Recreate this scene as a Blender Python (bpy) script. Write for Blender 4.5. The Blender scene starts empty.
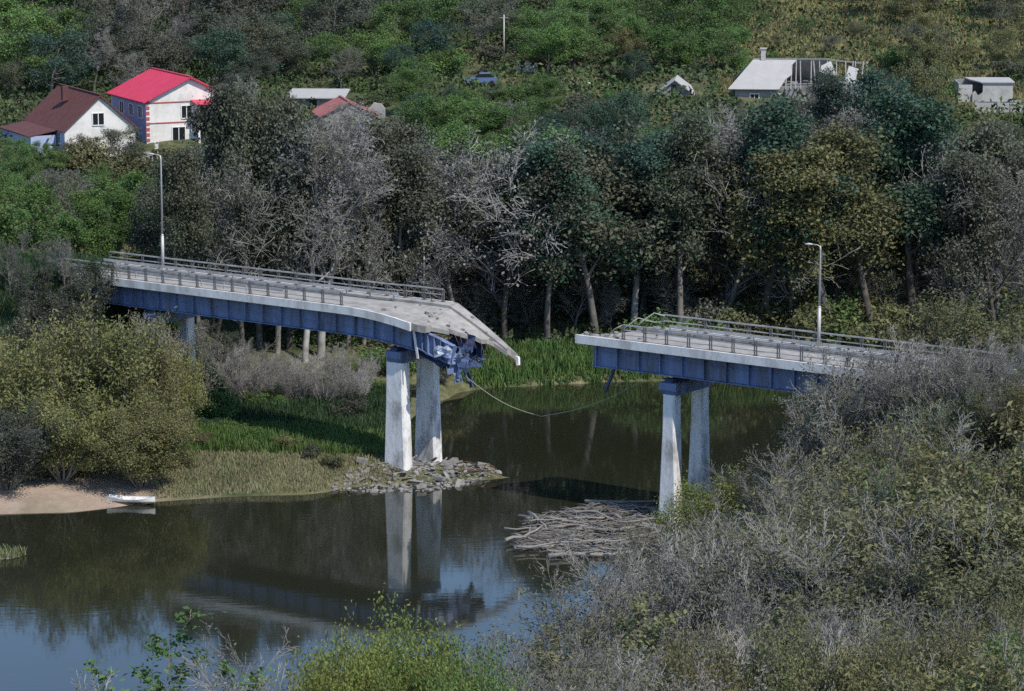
import bpy, math, random
import numpy as np
from mathutils import Vector, Matrix
R_ = math.radians
scene = bpy.context.scene
COL = scene.collection

# ------------------------------------------------------------------ camera, sky, sun, exposure
CAM_H, PITCH, FPX = 52.0, R_(10.1), 3000.0
cd = bpy.data.cameras.new('camera'); cam = bpy.data.objects.new('camera', cd); COL.objects.link(cam)
cam.location = (0, 0, CAM_H); cam.rotation_euler = (math.pi/2 - PITCH, 0, 0)
cd.sensor_width = 36.0; cd.lens = FPX/1024*36.0; cd.clip_start = 1.0; cd.clip_end = 6000
scene.camera = cam

SUN_H = Vector((0.67, -0.74, 0)).normalized(); SUN_EL = R_(52)
sd = bpy.data.lights.new('sun', 'SUN'); sun = bpy.data.objects.new('sun', sd); COL.objects.link(sun)
sd.energy = 3.4; sd.angle = R_(0.53); sd.color = (1.0, 0.93, 0.83)
sdir = Vector((SUN_H.x*math.cos(SUN_EL), SUN_H.y*math.cos(SUN_EL), math.sin(SUN_EL)))
sun.rotation_euler = sdir.to_track_quat('Z', 'Y').to_euler(); sun.location = (60, -60, 150)

world = bpy.data.worlds.new('World'); scene.world = world; world.use_nodes = True
wn = world.node_tree.nodes; bg = wn['Background']
sky = wn.new('ShaderNodeTexSky'); sky.sky_type = 'NISHITA'; sky.sun_disc = False
sky.sun_elevation = SUN_EL; sky.sun_rotation = math.atan2(SUN_H.x, SUN_H.y)
sky.air_density = 1.0; sky.dust_density = 0.2; sky.ozone_density = 4.0
world.node_tree.links.new(sky.outputs[0], bg.inputs[0]); bg.inputs[1].default_value = 0.15

scene.view_settings.view_transform = 'Standard'; scene.view_settings.look = 'None'
scene.view_settings.exposure = 0.48; scene.view_settings.gamma = 1.0
try:
    scene.cycles.max_bounces = 7; scene.cycles.diffuse_bounces = 4; scene.cycles.glossy_bounces = 3
    scene.cycles.transmission_bounces = 3; scene.cycles.transparent_max_bounces = 4
    scene.cycles.use_denoising = False
except Exception:
    pass

# ------------------------------------------------------------------ helpers
def ray(px, py):
    a = (px-512)/FPX; b = -(py-345.5)/FPX
    c, s = math.cos(PITCH), math.sin(PITCH)
    return np.array([a, c + b*s, -s + b*c])
def onz(px, py, z):
    r = ray(px, py); t = (z-CAM_H)/r[2]
    return np.array([0, 0, CAM_H]) + r*t
def at_dist(px, py, Y):
    r = ray(px, py); return np.array([0, 0, CAM_H]) + r*(Y/r[1])
def proj(P):
    c, s = math.cos(PITCH), math.sin(PITCH)
    x, y, z = P[0], P[1], P[2]-CAM_H
    d = y*c - z*s; v = y*s + z*c
    return 512 + FPX*x/d, 345.5 - FPX*v/d

def tag(o, label=None, cat=None, group=None, kind=None):
    if label: o['label'] = label
    if cat: o['category'] = cat
    if group: o['group'] = group
    if kind: o['kind'] = kind
    return o
def empty(name, loc=(0, 0, 0), rz=0.0, parent=None):
    o = bpy.data.objects.new(name, None); COL.objects.link(o)
    o.location = loc; o.rotation_euler = (0, 0, rz); o.empty_display_size = 0.5
    if parent: o.parent = parent
    return o

class MB:
    """collects faces for ONE mesh object"""
    def __init__(s): s.v = []; s.f = []; s.m = []; s.sm = []
    def add(s, V, F, m=0, smooth=False):
        b = len(s.v); s.v += [tuple(map(float, p)) for p in V]
        for f in F: s.f.append(tuple(b+i for i in f)); s.m.append(m); s.sm.append(smooth)
    def box(s, c, d, rot=None, m=0):
        hx, hy, hz = d[0]/2, d[1]/2, d[2]/2
        V = [Vector((x*hx, y*hy, z*hz)) for x in (-1, 1) for y in (-1, 1) for z in (-1, 1)]
        if rot is not None: V = [rot @ p for p in V]
        V = [p + Vector(c) for p in V]
        s.add(V, [(0, 1, 3, 2), (4, 6, 7, 5), (0, 4, 5, 1), (2, 3, 7, 6), (0, 2, 6, 4), (1, 5, 7, 3)], m)
    def box2(s, a, b, m=0):
        s.box([(a[i]+b[i])/2 for i in range(3)], [abs(b[i]-a[i]) for i in range(3)], None, m)
    def beam(s, a, b, w, h, m=0):
        a, b = Vector(a), Vector(b); d = b-a
        q = d.to_track_quat('X', 'Z').to_matrix()
        s.box((a+b)/2, (d.length, w, h), q, m)
    def tube(s, pts, rad, n=6, m=0, cap=True):
        pts = [Vector(p) for p in pts]
        if not hasattr(rad, '__len__'): rad = [rad]*len(pts)
        base = len(s.v); up = None
        for i, p in enumerate(pts):
            d = (pts[min(i+1, len(pts)-1)] - pts[max(i-1, 0)])
            if d.length < 1e-9: d = Vector((0, 0, 1))
            d.normalize()
            if up is None: up = d.orthogonal().normalized()
            up = (up - d*up.dot(d)); up = up.normalized() if up.length > 1e-6 else d.orthogonal().normalized()
            w = d.cross(up)
            for k in range(n):
                a = 2*math.pi*k/n
                s.v.append(tuple(p + (up*math.cos(a) + w*math.sin(a))*rad[i]))
        for i in range(len(pts)-1):
            for k in range(n):
                a = base+i*n+k; b = base+i*n+(k+1) % n
                s.f.append((a, b, b+n, a+n)); s.m.append(m); s.sm.append(True)
        if cap:
            s.f.append(tuple(base+k for k in range(n-1, -1, -1))); s.m.append(m); s.sm.append(False)
            e = base+(len(pts)-1)*n
            s.f.append(tuple(e+k for k in range(n))); s.m.append(m); s.sm.append(False)
    def sheet(s, P, th, m=0):
        """polygon P (planar-ish loop of points) given thickness th along its normal"""
        P = [Vector(p) for p in P]; nrm = Vector((0, 0, 0))
        for i in range(len(P)): nrm += (P[i]-P[0]).cross(P[(i+1) % len(P)]-P[0])
        nrm.normalize(); n = len(P)
        Q = [p - nrm*th for p in P]
        s.add(P+Q, [tuple(range(n)), tuple(range(2*n-1, n-1, -1))] + [(i, i+n, (i+1) % n+n, (i+1) % n) for i in range(n)], m)
    def build(s, name, mats, parent=None, loc=None):
        me = bpy.data.meshes.new(name); me.from_pydata(s.v, [], s.f)
        for m in (mats if isinstance(mats, (list, tuple)) else [mats]): me.materials.append(m)
        me.polygons.foreach_set('material_index', s.m); me.polygons.foreach_set('use_smooth', s.sm)
        me.validate(); me.update()
        o = bpy.data.objects.new(name, me); COL.objects.link(o)
        if parent: o.parent = parent
        if loc is not None: o.location = loc
        return o

# ------------------------------------------------------------------ materials
def mat(name, col, rough=0.8, metal=0.0, noise=0.0, scale=3.0, stain=None, stain_amt=0.5, stain_scale=0.8, bump=0.0, spec=0.3, stretch=(1, 1, 1)):
    m = bpy.data.materials.new(name); m.use_nodes = True
    nt = m.node_tree; N = nt.nodes; L = nt.links; bs = N['Principled BSDF']
    bs.inputs['Roughness'].default_value = rough; bs.inputs['Metallic'].default_value = metal
    bs.inputs['Specular IOR Level'].default_value = spec
    tc = N.new('ShaderNodeTexCoord'); mp = N.new('ShaderNodeMapping'); mp.inputs['Scale'].default_value = stretch
    L.new(tc.outputs['Object'], mp.inputs[0])
    no = N.new('ShaderNodeTexNoise'); no.inputs['Scale'].default_value = scale; no.inputs['Detail'].default_value = 6; no.inputs['Roughness'].default_value = 0.65
    L.new(mp.outputs[0], no.inputs['Vector'])
    mr = N.new('ShaderNodeMapRange'); mr.inputs[1].default_value = 0.3; mr.inputs[2].default_value = 0.7
    mr.inputs[3].default_value = 1-noise; mr.inputs[4].default_value = 1+noise
    L.new(no.outputs[0], mr.inputs[0])
    mul = N.new('ShaderNodeMix'); mul.data_type = 'RGBA'; mul.blend_type = 'MULTIPLY'; mul.inputs[0].default_value = 1
    mul.inputs[6].default_value = (*col, 1); L.new(mr.outputs[0], mul.inputs[7])
    out = mul.outputs[2]
    if stain:
        n2 = N.new('ShaderNodeTexNoise'); n2.inputs['Scale'].default_value = stain_scale; n2.inputs['Detail'].default_value = 8; n2.inputs['Roughness'].default_value = 0.7
        L.new(mp.outputs[0], n2.inputs['Vector'])
        r2 = N.new('ShaderNodeMapRange'); r2.inputs[1].default_value = 0.48; r2.inputs[2].default_value = 0.62; r2.inputs[4].default_value = stain_amt
        L.new(n2.outputs[0], r2.inputs[0])
        mx = N.new('ShaderNodeMix'); mx.data_type = 'RGBA'; L.new(r2.outputs[0], mx.inputs[0])
        L.new(out, mx.inputs[6]); mx.inputs[7].default_value = (*stain, 1); out = mx.outputs[2]
    L.new(out, bs.inputs['Base Color'])
    if bump:
        bp = N.new('ShaderNodeBump'); bp.inputs['Strength'].default_value = bump; bp.inputs['Distance'].default_value = 0.1
        L.new(no.outputs[0], bp.inputs['Height']); L.new(bp.outputs[0], bs.inputs['Normal'])
    return m

def foliage_mat(name):
    """leaf colour = object colour, varied leaf by leaf; leaves let a little light through"""
    m = bpy.data.materials.new(name); m.use_nodes = True
    nt = m.node_tree; N = nt.nodes; L = nt.links; bs = N['Principled BSDF']; out = N['Material Output']
    oi = N.new('ShaderNodeObjectInfo'); at = N.new('ShaderNodeAttribute'); at.attribute_name = 'var'
    mr = N.new('ShaderNodeMapRange'); mr.inputs[3].default_value = 0.55; mr.inputs[4].default_value = 1.55
    L.new(at.outputs['Fac'], mr.inputs[0])
    h = N.new('ShaderNodeHueSaturation'); L.new(oi.outputs['Color'], h.inputs['Color']); L.new(mr.outputs[0], h.inputs['Value'])
    m2 = N.new('ShaderNodeMapRange'); m2.inputs[3].default_value = 0.462; m2.inputs[4].default_value = 0.535
    tc = N.new('ShaderNodeTexCoord'); nz = N.new('ShaderNodeTexNoise'); nz.inputs['Scale'].default_value = 0.55; nz.inputs['Detail'].default_value = 5; nz.inputs['Roughness'].default_value = 0.75; L.new(tc.outputs['Object'], nz.inputs['Vector'])
    m2.inputs[1].default_value = 0.3; m2.inputs[2].default_value = 0.7; L.new(nz.outputs[0], m2.inputs[0]); L.new(m2.outputs[0], h.inputs['Hue'])
    L.new(h.outputs[0], bs.inputs['Base Color']); bs.inputs['Roughness'].default_value = 0.6; bs.inputs['Specular IOR Level'].default_value = 0.25
    tr = N.new('ShaderNodeBsdfTranslucent'); L.new(h.outputs[0], tr.inputs['Color'])
    mx = N.new('ShaderNodeMixShader'); mx.inputs[0].default_value = 0.22
    L.new(bs.outputs[0], mx.inputs[1]); L.new(tr.outputs[0], mx.inputs[2]); L.new(mx.outputs[0], out.inputs[0])
    return m
def bark_mat(name):
    m = bpy.data.materials.new(name); m.use_nodes = True
    nt = m.node_tree; N = nt.nodes; L = nt.links; bs = N['Principled BSDF']
    oi = N.new('ShaderNodeObjectInfo'); tc = N.new('ShaderNodeTexCoord')
    no = N.new('ShaderNodeTexNoise'); no.inputs['Scale'].default_value = 1.2; no.inputs['Detail'].default_value = 5
    L.new(tc.outputs['Object'], no.inputs['Vector'])
    mr = N.new('ShaderNodeMapRange'); mr.inputs[1].default_value = 0.3; mr.inputs[2].default_value = 0.7; mr.inputs[3].default_value = 0.6; mr.inputs[4].default_value = 1.35
    L.new(no.outputs[0], mr.inputs[0])
    mul = N.new('ShaderNodeMix'); mul.data_type = 'RGBA'; mul.blend_type = 'MULTIPLY'; mul.inputs[0].default_value = 1
    L.new(oi.outputs['Color'], mul.inputs[6]); L.new(mr.outputs[0], mul.inputs[7]); L.new(mul.outputs[2], bs.inputs['Base Color'])
    bs.inputs['Roughness'].default_value = 0.9; bs.inputs['Specular IOR Level'].default_value = 0.2
    return m
def twig_mat(name, col):
    m = mat(name, col, 0.9, noise=0.35, scale=0.5); nt = m.node_tree; N = nt.nodes; L = nt.links; bs = N['Principled BSDF']
    src = bs.inputs['Base Color'].links[0].from_socket; oi = N.new('ShaderNodeObjectInfo'); mr = N.new('ShaderNodeMapRange'); mr.inputs[3].default_value = 0.5; mr.inputs[4].default_value = 1.4
    L.new(oi.outputs['Random'], mr.inputs[0]); h = N.new('ShaderNodeHueSaturation'); L.new(src, h.inputs['Color']); L.new(mr.outputs[0], h.inputs['Value']); L.new(h.outputs[0], bs.inputs['Base Color'])
    return m

M = {}
M['leaf'] = foliage_mat('leaf'); M['bark'] = bark_mat('bark')
M['twig_grey'] = twig_mat('grey_twig', (0.225, 0.217, 0.200)); M['twig_brown'] = twig_mat('brown_twig', (0.13, 0.115, 0.095)); M['twig_pale'] = twig_mat('pale_twig', (0.255, 0.245, 0.225))
M['concrete'] = mat('weathered_concrete', (0.42, 0.41, 0.39), 0.9, noise=0.14, scale=1.5, stain=(0.24, 0.23, 0.21), stain_amt=0.45, stain_scale=0.5, bump=0.25)
M['pier'] = mat('whitewashed_concrete', (0.74, 0.73, 0.70), 0.9, noise=0.12, scale=1.6, stain=(0.30, 0.285, 0.26), stain_amt=0.85, stain_scale=0.75, bump=0.4, stretch=(1, 1, 0.4))
M['asphalt'] = mat('dusty_asphalt', (0.31, 0.295, 0.27), 0.95, noise=0.2, scale=1.3, stain=(0.19, 0.18, 0.17), stain_amt=0.7, stain_scale=0.55, bump=0.2)
M['fascia'] = mat('pale_edge_concrete', (0.70, 0.69, 0.66), 0.85, noise=0.12, scale=1.0, stain=(0.30, 0.27, 0.24), stain_amt=0.5, stain_scale=0.9, bump=0.15, stretch=(1, 1, 0.5))
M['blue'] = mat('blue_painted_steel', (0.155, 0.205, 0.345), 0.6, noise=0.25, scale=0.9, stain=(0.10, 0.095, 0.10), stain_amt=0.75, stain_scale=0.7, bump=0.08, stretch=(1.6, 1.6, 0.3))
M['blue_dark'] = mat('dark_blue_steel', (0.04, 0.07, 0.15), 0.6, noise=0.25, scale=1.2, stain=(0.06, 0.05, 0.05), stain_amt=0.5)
M['torn'] = mat('torn_bare_steel', (0.33, 0.37, 0.43), 0.5, metal=0.2, noise=0.3, scale=2.5, stain=(0.06, 0.12, 0.30), stain_amt=0.9, stain_scale=1.2)
M['rail'] = mat('grey_painted_rail', (0.40, 0.39, 0.375), 0.6, noise=0.18, scale=1.5, stain=(0.16, 0.12, 0.09), stain_amt=0.5)
M['post'] = mat('dark_rail_post', (0.13, 0.125, 0.12), 0.7, noise=0.2, scale=1.5)
M['lamp'] = mat('galvanised_lamp_steel', (0.46, 0.45, 0.43), 0.5, metal=0.2, noise=0.1, scale=1.0)
M['rust'] = mat('rusty_bar', (0.14, 0.08, 0.05), 0.9, noise=0.3)
M['cable'] = mat('pale_cable', (0.30, 0.285, 0.20), 0.8, noise=0.15)
M['wood'] = mat('bleached_driftwood', (0.24, 0.225, 0.205), 0.95, noise=0.4, scale=1.0, stain=(0.10, 0.09, 0.08), stain_amt=0.8, stain_scale=0.5, bump=0.3)
M['white'] = mat('white_render_wall', (0.68, 0.66, 0.62), 0.9, noise=0.08, scale=0.8, stain=(0.46, 0.43, 0.39), stain_amt=0.55, stain_scale=0.5)
M['red_roof'] = mat('red_metal_roof', (0.52, 0.045, 0.095), 0.5, noise=0.10, scale=0.6, stain=(0.42, 0.06, 0.08), stain_amt=0.4)
M['brown_roof'] = mat('brown_tile_roof', (0.115, 0.045, 0.042), 0.8, noise=0.18, scale=0.9, stain=(0.085, 0.05, 0.045), stain_amt=0.6)
M['shade_blue_wall'] = mat('side_wall_shade_tint', (0.34, 0.40, 0.56), 0.9, noise=0.08, scale=0.8)  # blue cast of shade put into the side wall colour of the white houses
M['dark'] = mat('dark_window', (0.015, 0.017, 0.02), 0.25, noise=0.1, spec=0.5)
M['trim'] = mat('white_window_trim', (0.75, 0.74, 0.72), 0.6, noise=0.05)
M['red_trim'] = mat('red_brick_trim', (0.40, 0.09, 0.10), 0.8, noise=0.1)
M['grey_roof'] = mat('grey_slate_sheet_roof', (0.37, 0.36, 0.345), 0.85, noise=0.08, scale=0.7, stain=(0.34, 0.33, 0.31), stain_amt=0.5, stain_scale=0.4)
M['grey_wall'] = mat('grey_block_wall', (0.26, 0.255, 0.245), 0.95, noise=0.15, scale=1.0, stain=(0.17, 0.16, 0.15), stain_amt=0.5)
M['plank'] = mat('grey_weathered_plank', (0.24, 0.235, 0.225), 0.9, noise=0.22, scale=1.0, stretch=(3, 3, 0.3))
M['faded_red'] = mat('faded_red_roof', (0.34, 0.12, 0.12), 0.85, noise=0.2, scale=0.8, stain=(0.26, 0.18, 0.17), stain_amt=0.7)
M['paint_blue'] = mat('blue_car_paint', (0.10, 0.15, 0.27), 0.4, noise=0.05, spec=0.5)
M['tyre'] = mat('black_rubber', (0.02, 0.02, 0.02), 0.9, noise=0.1)
M['boat'] = mat('white_boat_paint', (0.66, 0.66, 0.63), 0.5, noise=0.06, stain=(0.5, 0.48, 0.44), stain_amt=0.4)
M['rubble'] = mat('broken_concrete', (0.22, 0.21, 0.195), 0.95, noise=0.45, scale=0.8, stain=(0.12, 0.115, 0.10), stain_amt=0.8, stain_scale=0.6, bump=0.5)

# ------------------------------------------------------------------ terrain, river
FAR_SHORE = [(-900, 180), (-120, 205), (-60, 215), (-38.6, 219.6), (-33, 220.2), (-30, 222), (-27, 223.9), (-21, 225.6), (-15, 226.3), (-13, 228.6), (-9, 229.6), (-4, 230.6), (0, 232.2), (-2, 235.5), (-8.5, 238), (-10, 246), (-8.5, 257), (-5.5, 267), (-2.8, 270), (10, 273.3), (27, 275), (60, 279), (200, 287), (900, 330)]
NEAR_SHORE = [(-900, 130), (-60, 158), (-25, 163), (-4, 163), (4, 172), (9, 186), (14, 199), (19, 212), (22.2, 226), (24, 241), (28, 256), (60, 263), (200, 268), (900, 290)]
def seg_dist(X, Y, line):
    D = np.full(X.shape, 1e9)
    for (ax, ay), (bx, by) in zip(line[:-1], line[1:]):
        dx, dy = bx-ax, by-ay
        t = np.clip(((X-ax)*dx + (Y-ay)*dy)/(dx*dx+dy*dy), 0, 1)
        D = np.minimum(D, np.hypot(X-ax-t*dx, Y-ay-t*dy))
    return D
def in_poly(X, Y, poly):
    inside = np.zeros(X.shape, bool); n = len(poly)
    for i in range(n):
        x1, y1 = poly[i]; x2, y2 = poly[(i+1) % n]
        c = ((y1 > Y) != (y2 > Y)) & (X < (x2-x1)*(Y-y1)/((y2-y1) or 1e-9) + x1)
        inside ^= c
    return inside
WPOLY = FAR_SHORE + NEAR_SHORE[::-1]
def vnoise(X, Y, s, seed):
    xi = np.floor(X/s).astype(np.int64); yi = np.floor(Y/s).astype(np.int64); fx = X/s-xi; fy = Y/s-yi
    def h(a, b):
        n = (a*374761393 + b*668265263 + seed*974634777) & 0x7fffffff
        n = ((n ^ (n >> 13))*1274126177) & 0x7fffffff
        return (n & 0xffff)/65535.0
    fx = fx*fx*(3-2*fx); fy = fy*fy*(3-2*fy)
    return (h(xi, yi)*(1-fx)+h(xi+1, yi)*fx)*(1-fy) + (h(xi, yi+1)*(1-fx)+h(xi+1, yi+1)*fx)*fy
# bridge frame: s along the bridge (to the right and towards the camera), w across it (away from the camera)
ZB = 12.8
BA = onz(80, 281, ZB); BB = onz(820, 373, ZB)
BU = (BB-BA)[:2]/np.linalg.norm((BB-BA)[:2]); BP = np.array([-BU[1], BU[0]]); BYAW = math.atan2(BU[1], BU[0])
DW = 6.2
def bw(s, w, z):
    s = s*0.9775; return Vector((BA[0]+BU[0]*s+BP[0]*w, BA[1]+BU[1]*s+BP[1]*w, z+ZB-11.9))
S_END_L, S_END_R = -1.5, 86.0
def ground(X, Y):
    X = np.asarray(X, float); Y = np.asarray(Y, float)
    df = seg_dist(X, Y, FAR_SHORE); dn = seg_dist(X, Y, NEAR_SHORE); wat = in_poly(X, Y, WPOLY)
    zf = 1.0*(1-np.exp(-df/3.0)) + 0.02*np.minimum(df, 60) + np.interp(Y, [255, 285, 345, 440, 520, 700, 1200, 3000], [0, 1.2, 11.8, 21.5, 31, 44, 60, 80])
    zn = np.interp(dn, [0, 5, 20, 60, 160, 300, 2000], [0, 0.9, 3.5, 13.5, 40.5, 43, 48])
    z = np.where(df < dn, zf, zn)
    z = z + (vnoise(X, Y, 14, 3)-0.5)*1.4*np.clip(np.minimum(df, dn)/25, 0, 1) + (vnoise(X, Y, 4.5, 5)-0.5)*0.5*np.clip(np.minimum(df, dn)/6, 0, 1)
    z = np.where(wat, -np.minimum(np.minimum(df, dn)*0.4, 2.5), z)
    s = (X-BA[0])*BU[0] + (Y-BA[1])*BU[1]; w = (X-BA[0])*BP[0] + (Y-BA[1])*BP[1]
    lat = np.maximum(np.abs(w-DW/2)-DW/2-0.6, 0)
    for t in (S_END_L-s, s-S_END_R):
        zr = 13.02 - lat/1.5 - np.maximum(-t, 0)/1.1 + np.maximum(t-15, 0)*0.03
        z = np.maximum(z, zr)
    return z
def gz(x, y): return float(ground(np.array([x]), np.array([y]))[0])

def ground_mat():
    m = bpy.data.materials.new('river_bank_ground'); m.use_nodes = True
    nt = m.node_tree; N = nt.nodes; L = nt.links; bs = N['Principled BSDF']; bs.inputs['Roughness'].default_value = 0.95; bs.inputs['Specular IOR Level'].default_value = 0.15
    tc = N.new('ShaderNodeTexCoord')
    def noise(sc, d=6):
        n = N.new('ShaderNodeTexNoise'); n.inputs['Scale'].default_value = sc; n.inputs['Detail'].default_value = d; n.inputs['Roughness'].default_value = 0.7
        L.new(tc.outputs['Object'], n.inputs['Vector']); return n.outputs[0]
    def ramp(src, stops):
        r = N.new('ShaderNodeValToRGB'); e = r.color_ramp.elements
        e[0].position, e[0].color = stops[0][0], (*stops[0][1], 1); e[1].position, e[1].color = stops[-1][0], (*stops[-1][1], 1)
        for p, c in stops[1:-1]: x = e.new(p); x.color = (*c, 1)
        L.new(src, r.inputs[0]); return r.outputs[0]
    base = ramp(noise(0.08), [(0.32, (0.045, 0.07, 0.028)), (0.46, (0.075, 0.085, 0.04)), (0.58, (0.13, 0.125, 0.065)), (0.7, (0.17, 0.15, 0.09))])
    fine = ramp(noise(1.3), [(0.3, (0.55, 0.55, 0.55)), (0.7, (1.35, 1.35, 1.3))])
    mul = N.new('ShaderNodeMix'); mul.data_type = 'RGBA'; mul.blend_type = 'MULTIPLY'; mul.inputs[0].default_value = 1
    L.new(base, mul.inputs[6]); L.new(fine, mul.inputs[7])
    sand = ramp(noise(0.5), [(0.35, (0.24, 0.185, 0.14)), (0.65, (0.34, 0.27, 0.215))])
    at = N.new('ShaderNodeAttribute'); at.attribute_name = 'sand'
    mx = N.new('ShaderNodeMix'); mx.data_type = 'RGBA'; L.new(at.outputs['Fac'], mx.inputs[0]); L.new(mul.outputs[2], mx.inputs[6]); L.new(sand, mx.inputs[7])
    at2 = N.new('ShaderNodeAttribute'); at2.attribute_name = 'road'
    road = ramp(noise(0.8), [(0.35, (0.26, 0.255, 0.245)), (0.65, (0.36, 0.35, 0.33))])
    mx2 = N.new('ShaderNodeMix'); mx2.data_type = 'RGBA'; L.new(at2.outputs['Fac'], mx2.inputs[0]); L.new(mx.outputs[2], mx2.inputs[6]); L.new(road, mx2.inputs[7])
    at3 = N.new('ShaderNodeAttribute'); at3.attribute_name = 'dry'
    dry = ramp(noise(0.35), [(0.35, (0.15, 0.145, 0.055)), (0.65, (0.25, 0.215, 0.10))])
    mx3 = N.new('ShaderNodeMix'); mx3.data_type = 'RGBA'; L.new(at3.outputs['Fac'], mx3.inputs[0]); L.new(mx2.outputs[2], mx3.inputs[6]); L.new(dry, mx3.inputs[7])
    L.new(mx3.outputs[2], bs.inputs['Base Color'])
    bp = N.new('ShaderNodeBump'); bp.inputs['Strength'].default_value = 0.6; bp.inputs['Distance'].default_value = 0.25
    L.new(noise(1.1), bp.inputs['Height']); L.new(bp.outputs[0], bs.inputs['Normal'])
    return m

def build_ground():
    xs = np.concatenate([np.linspace(-900, -130, 26), np.arange(-120, 121, 1.6), np.linspace(130, 900, 26)])
    ys = np.concatenate([np.linspace(-300, 60, 20), np.arange(68, 205, 3.0), np.arange(205, 300, 1.3), np.arange(300, 470, 2.5), np.linspace(475, 900, 40), np.linspace(950, 3000, 20)])
    X, Y = np.meshgrid(xs, ys); Z = ground(X, Y); nx, ny = len(xs), len(ys)
    V = np.stack([X, Y, Z], -1).reshape(-1, 3)
    i, j = np.meshgrid(np.arange(nx-1), np.arange(ny-1)); a = (j*nx+i).ravel()
    Q = np.stack([a, a+1, a+1+nx, a+nx], -1)
    me = quads_mesh('ground', V, Q, smooth=True)
    # where the beach lies, where the dry field lies, where the road runs
    dfar = seg_dist(X, Y, FAR_SHORE); wat = in_poly(X, Y, WPOLY)
    n = vnoise(X, Y, 5, 11)
    sand = np.clip(1.6-np.abs(dfar-2.0)/4.5, 0, 1)*np.clip((-25.5-X)/3, 0, 1)*(X > -80)*np.clip(1.5-n*1.1, 0, 1)*(Y < 236)
    sand = np.maximum(sand, wat*0.6*(X < -20))
    s = (X-BA[0])*BU[0]+(Y-BA[1])*BU[1]; w = (X-BA[0])*BP[0]+(Y-BA[1])*BP[1]
    road = (np.abs(w-DW/2) < 3.2)*(((s < S_END_L-0.5) & (s > -160)) | ((s > S_END_R+0.5) & (s < 160)))*(Z > 9)*1.0
    # field of dry grass on the upper right of the hillside
    dry = np.clip((Y-372)/16, 0, 1)*np.clip((X-26+0.12*(Y-380))/9, 0, 1)*np.clip(0.4+1.0*vnoise(X, Y, 9, 21), 0, 1)
    for nm, arr in (('sand', sand), ('road', road), ('dry', dry)):
        me.attributes.new(nm, 'FLOAT', 'POINT').data.foreach_set('value', arr.astype(np.float32).ravel())
    me.materials.append(ground_mat())
    o = bpy.data.objects.new('ground', me); COL.objects.link(o)
    tag(o, 'grassy river banks and hillside rising behind the broken bridge', 'ground', kind='structure')

def quads_mesh(name, V, Q, var=None, midx=None, smooth=False):
    me = bpy.data.meshes.new(name); V = np.ascontiguousarray(V, np.float32); Q = np.ascontiguousarray(Q, np.int32)
    nf = len(Q); me.vertices.add(len(V)); me.vertices.foreach_set('co', V.ravel())
    me.loops.add(nf*4); me.loops.foreach_set('vertex_index', Q.ravel())
    me.polygons.add(nf); me.polygons.foreach_set('loop_start', np.arange(0, nf*4, 4, dtype=np.int32))
    try: me.polygons.foreach_set('loop_total', np.full(nf, 4, np.int32))
    except Exception: pass
    if midx is not None: me.polygons.foreach_set('material_index', np.ascontiguousarray(midx, np.int32))
    me.polygons.foreach_set('use_smooth', np.full(nf, smooth, bool))
    me.update(calc_edges=True)
    if var is not None: me.attributes.new('var', 'FLOAT', 'FACE').data.foreach_set('value', np.ascontiguousarray(var, np.float32))
    return me
build_ground()

def water_mat():
    m = bpy.data.materials.new('river_water'); m.use_nodes = True
    nt = m.node_tree; N = nt.nodes; L = nt.links; bs = N['Principled BSDF']; out = N['Material Output']
    bs.inputs['Base Color'].default_value = (0.019, 0.021, 0.012, 1); bs.inputs['Roughness'].default_value = 0.6; bs.inputs['Specular IOR Level'].default_value = 0.0
    tc = N.new('ShaderNodeTexCoord'); mp = N.new('ShaderNodeMapping'); mp.inputs['Scale'].default_value = (0.5, 1.6, 1); L.new(tc.outputs['Object'], mp.inputs[0])
    no = N.new('ShaderNodeTexNoise'); no.inputs['Scale'].default_value = 1.0; no.inputs['Detail'].default_value = 3; L.new(mp.outputs[0], no.inputs['Vector'])
    n2 = N.new('ShaderNodeTexNoise'); n2.inputs['Scale'].default_value = 0.06; n2.inputs['Detail'].default_value = 2; L.new(mp.outputs[0], n2.inputs['Vector'])
    r2 = N.new('ShaderNodeMapRange'); r2.inputs[1].default_value = 0.45; r2.inputs[2].default_value = 0.62; r2.inputs[3].default_value = 0.006; r2.inputs[4].default_value = 0.02; L.new(n2.outputs[0], r2.inputs[0])
    bp = N.new('ShaderNodeBump'); bp.inputs['Distance'].default_value = 0.3; L.new(r2.outputs[0], bp.inputs['Strength']); L.new(no.outputs[0], bp.inputs['Height'])
    gl = N.new('ShaderNodeBsdfGlossy'); gl.inputs['Roughness'].default_value = 0.045; L.new(bp.outputs[0], gl.inputs['Normal'])
    fr = N.new('ShaderNodeFresnel'); fr.inputs['IOR'].default_value = 1.36; L.new(bp.outputs[0], fr.inputs['Normal'])
    mu = N.new('ShaderNodeMath'); mu.operation = 'MULTIPLY'; mu.use_clamp = True; mu.inputs[1].default_value = 1.5; L.new(fr.outputs[0], mu.inputs[0])
    mx = N.new('ShaderNodeMixShader'); L.new(mu.outputs[0], mx.inputs[0]); L.new(bs.outputs[0], mx.inputs[1]); L.new(gl.outputs[0], mx.inputs[2]); L.new(mx.outputs[0], out.inputs[0])
    return m
wb = MB(); wb.add([(-900, 90, 0), (900, 90, 0), (900, 340, 0), (-900, 340, 0)], [(0, 1, 2, 3)])
tag(wb.build('water', water_mat()), 'dark still river water mirroring trees, bridge piers and blue sky', 'water', kind='structure')

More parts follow.
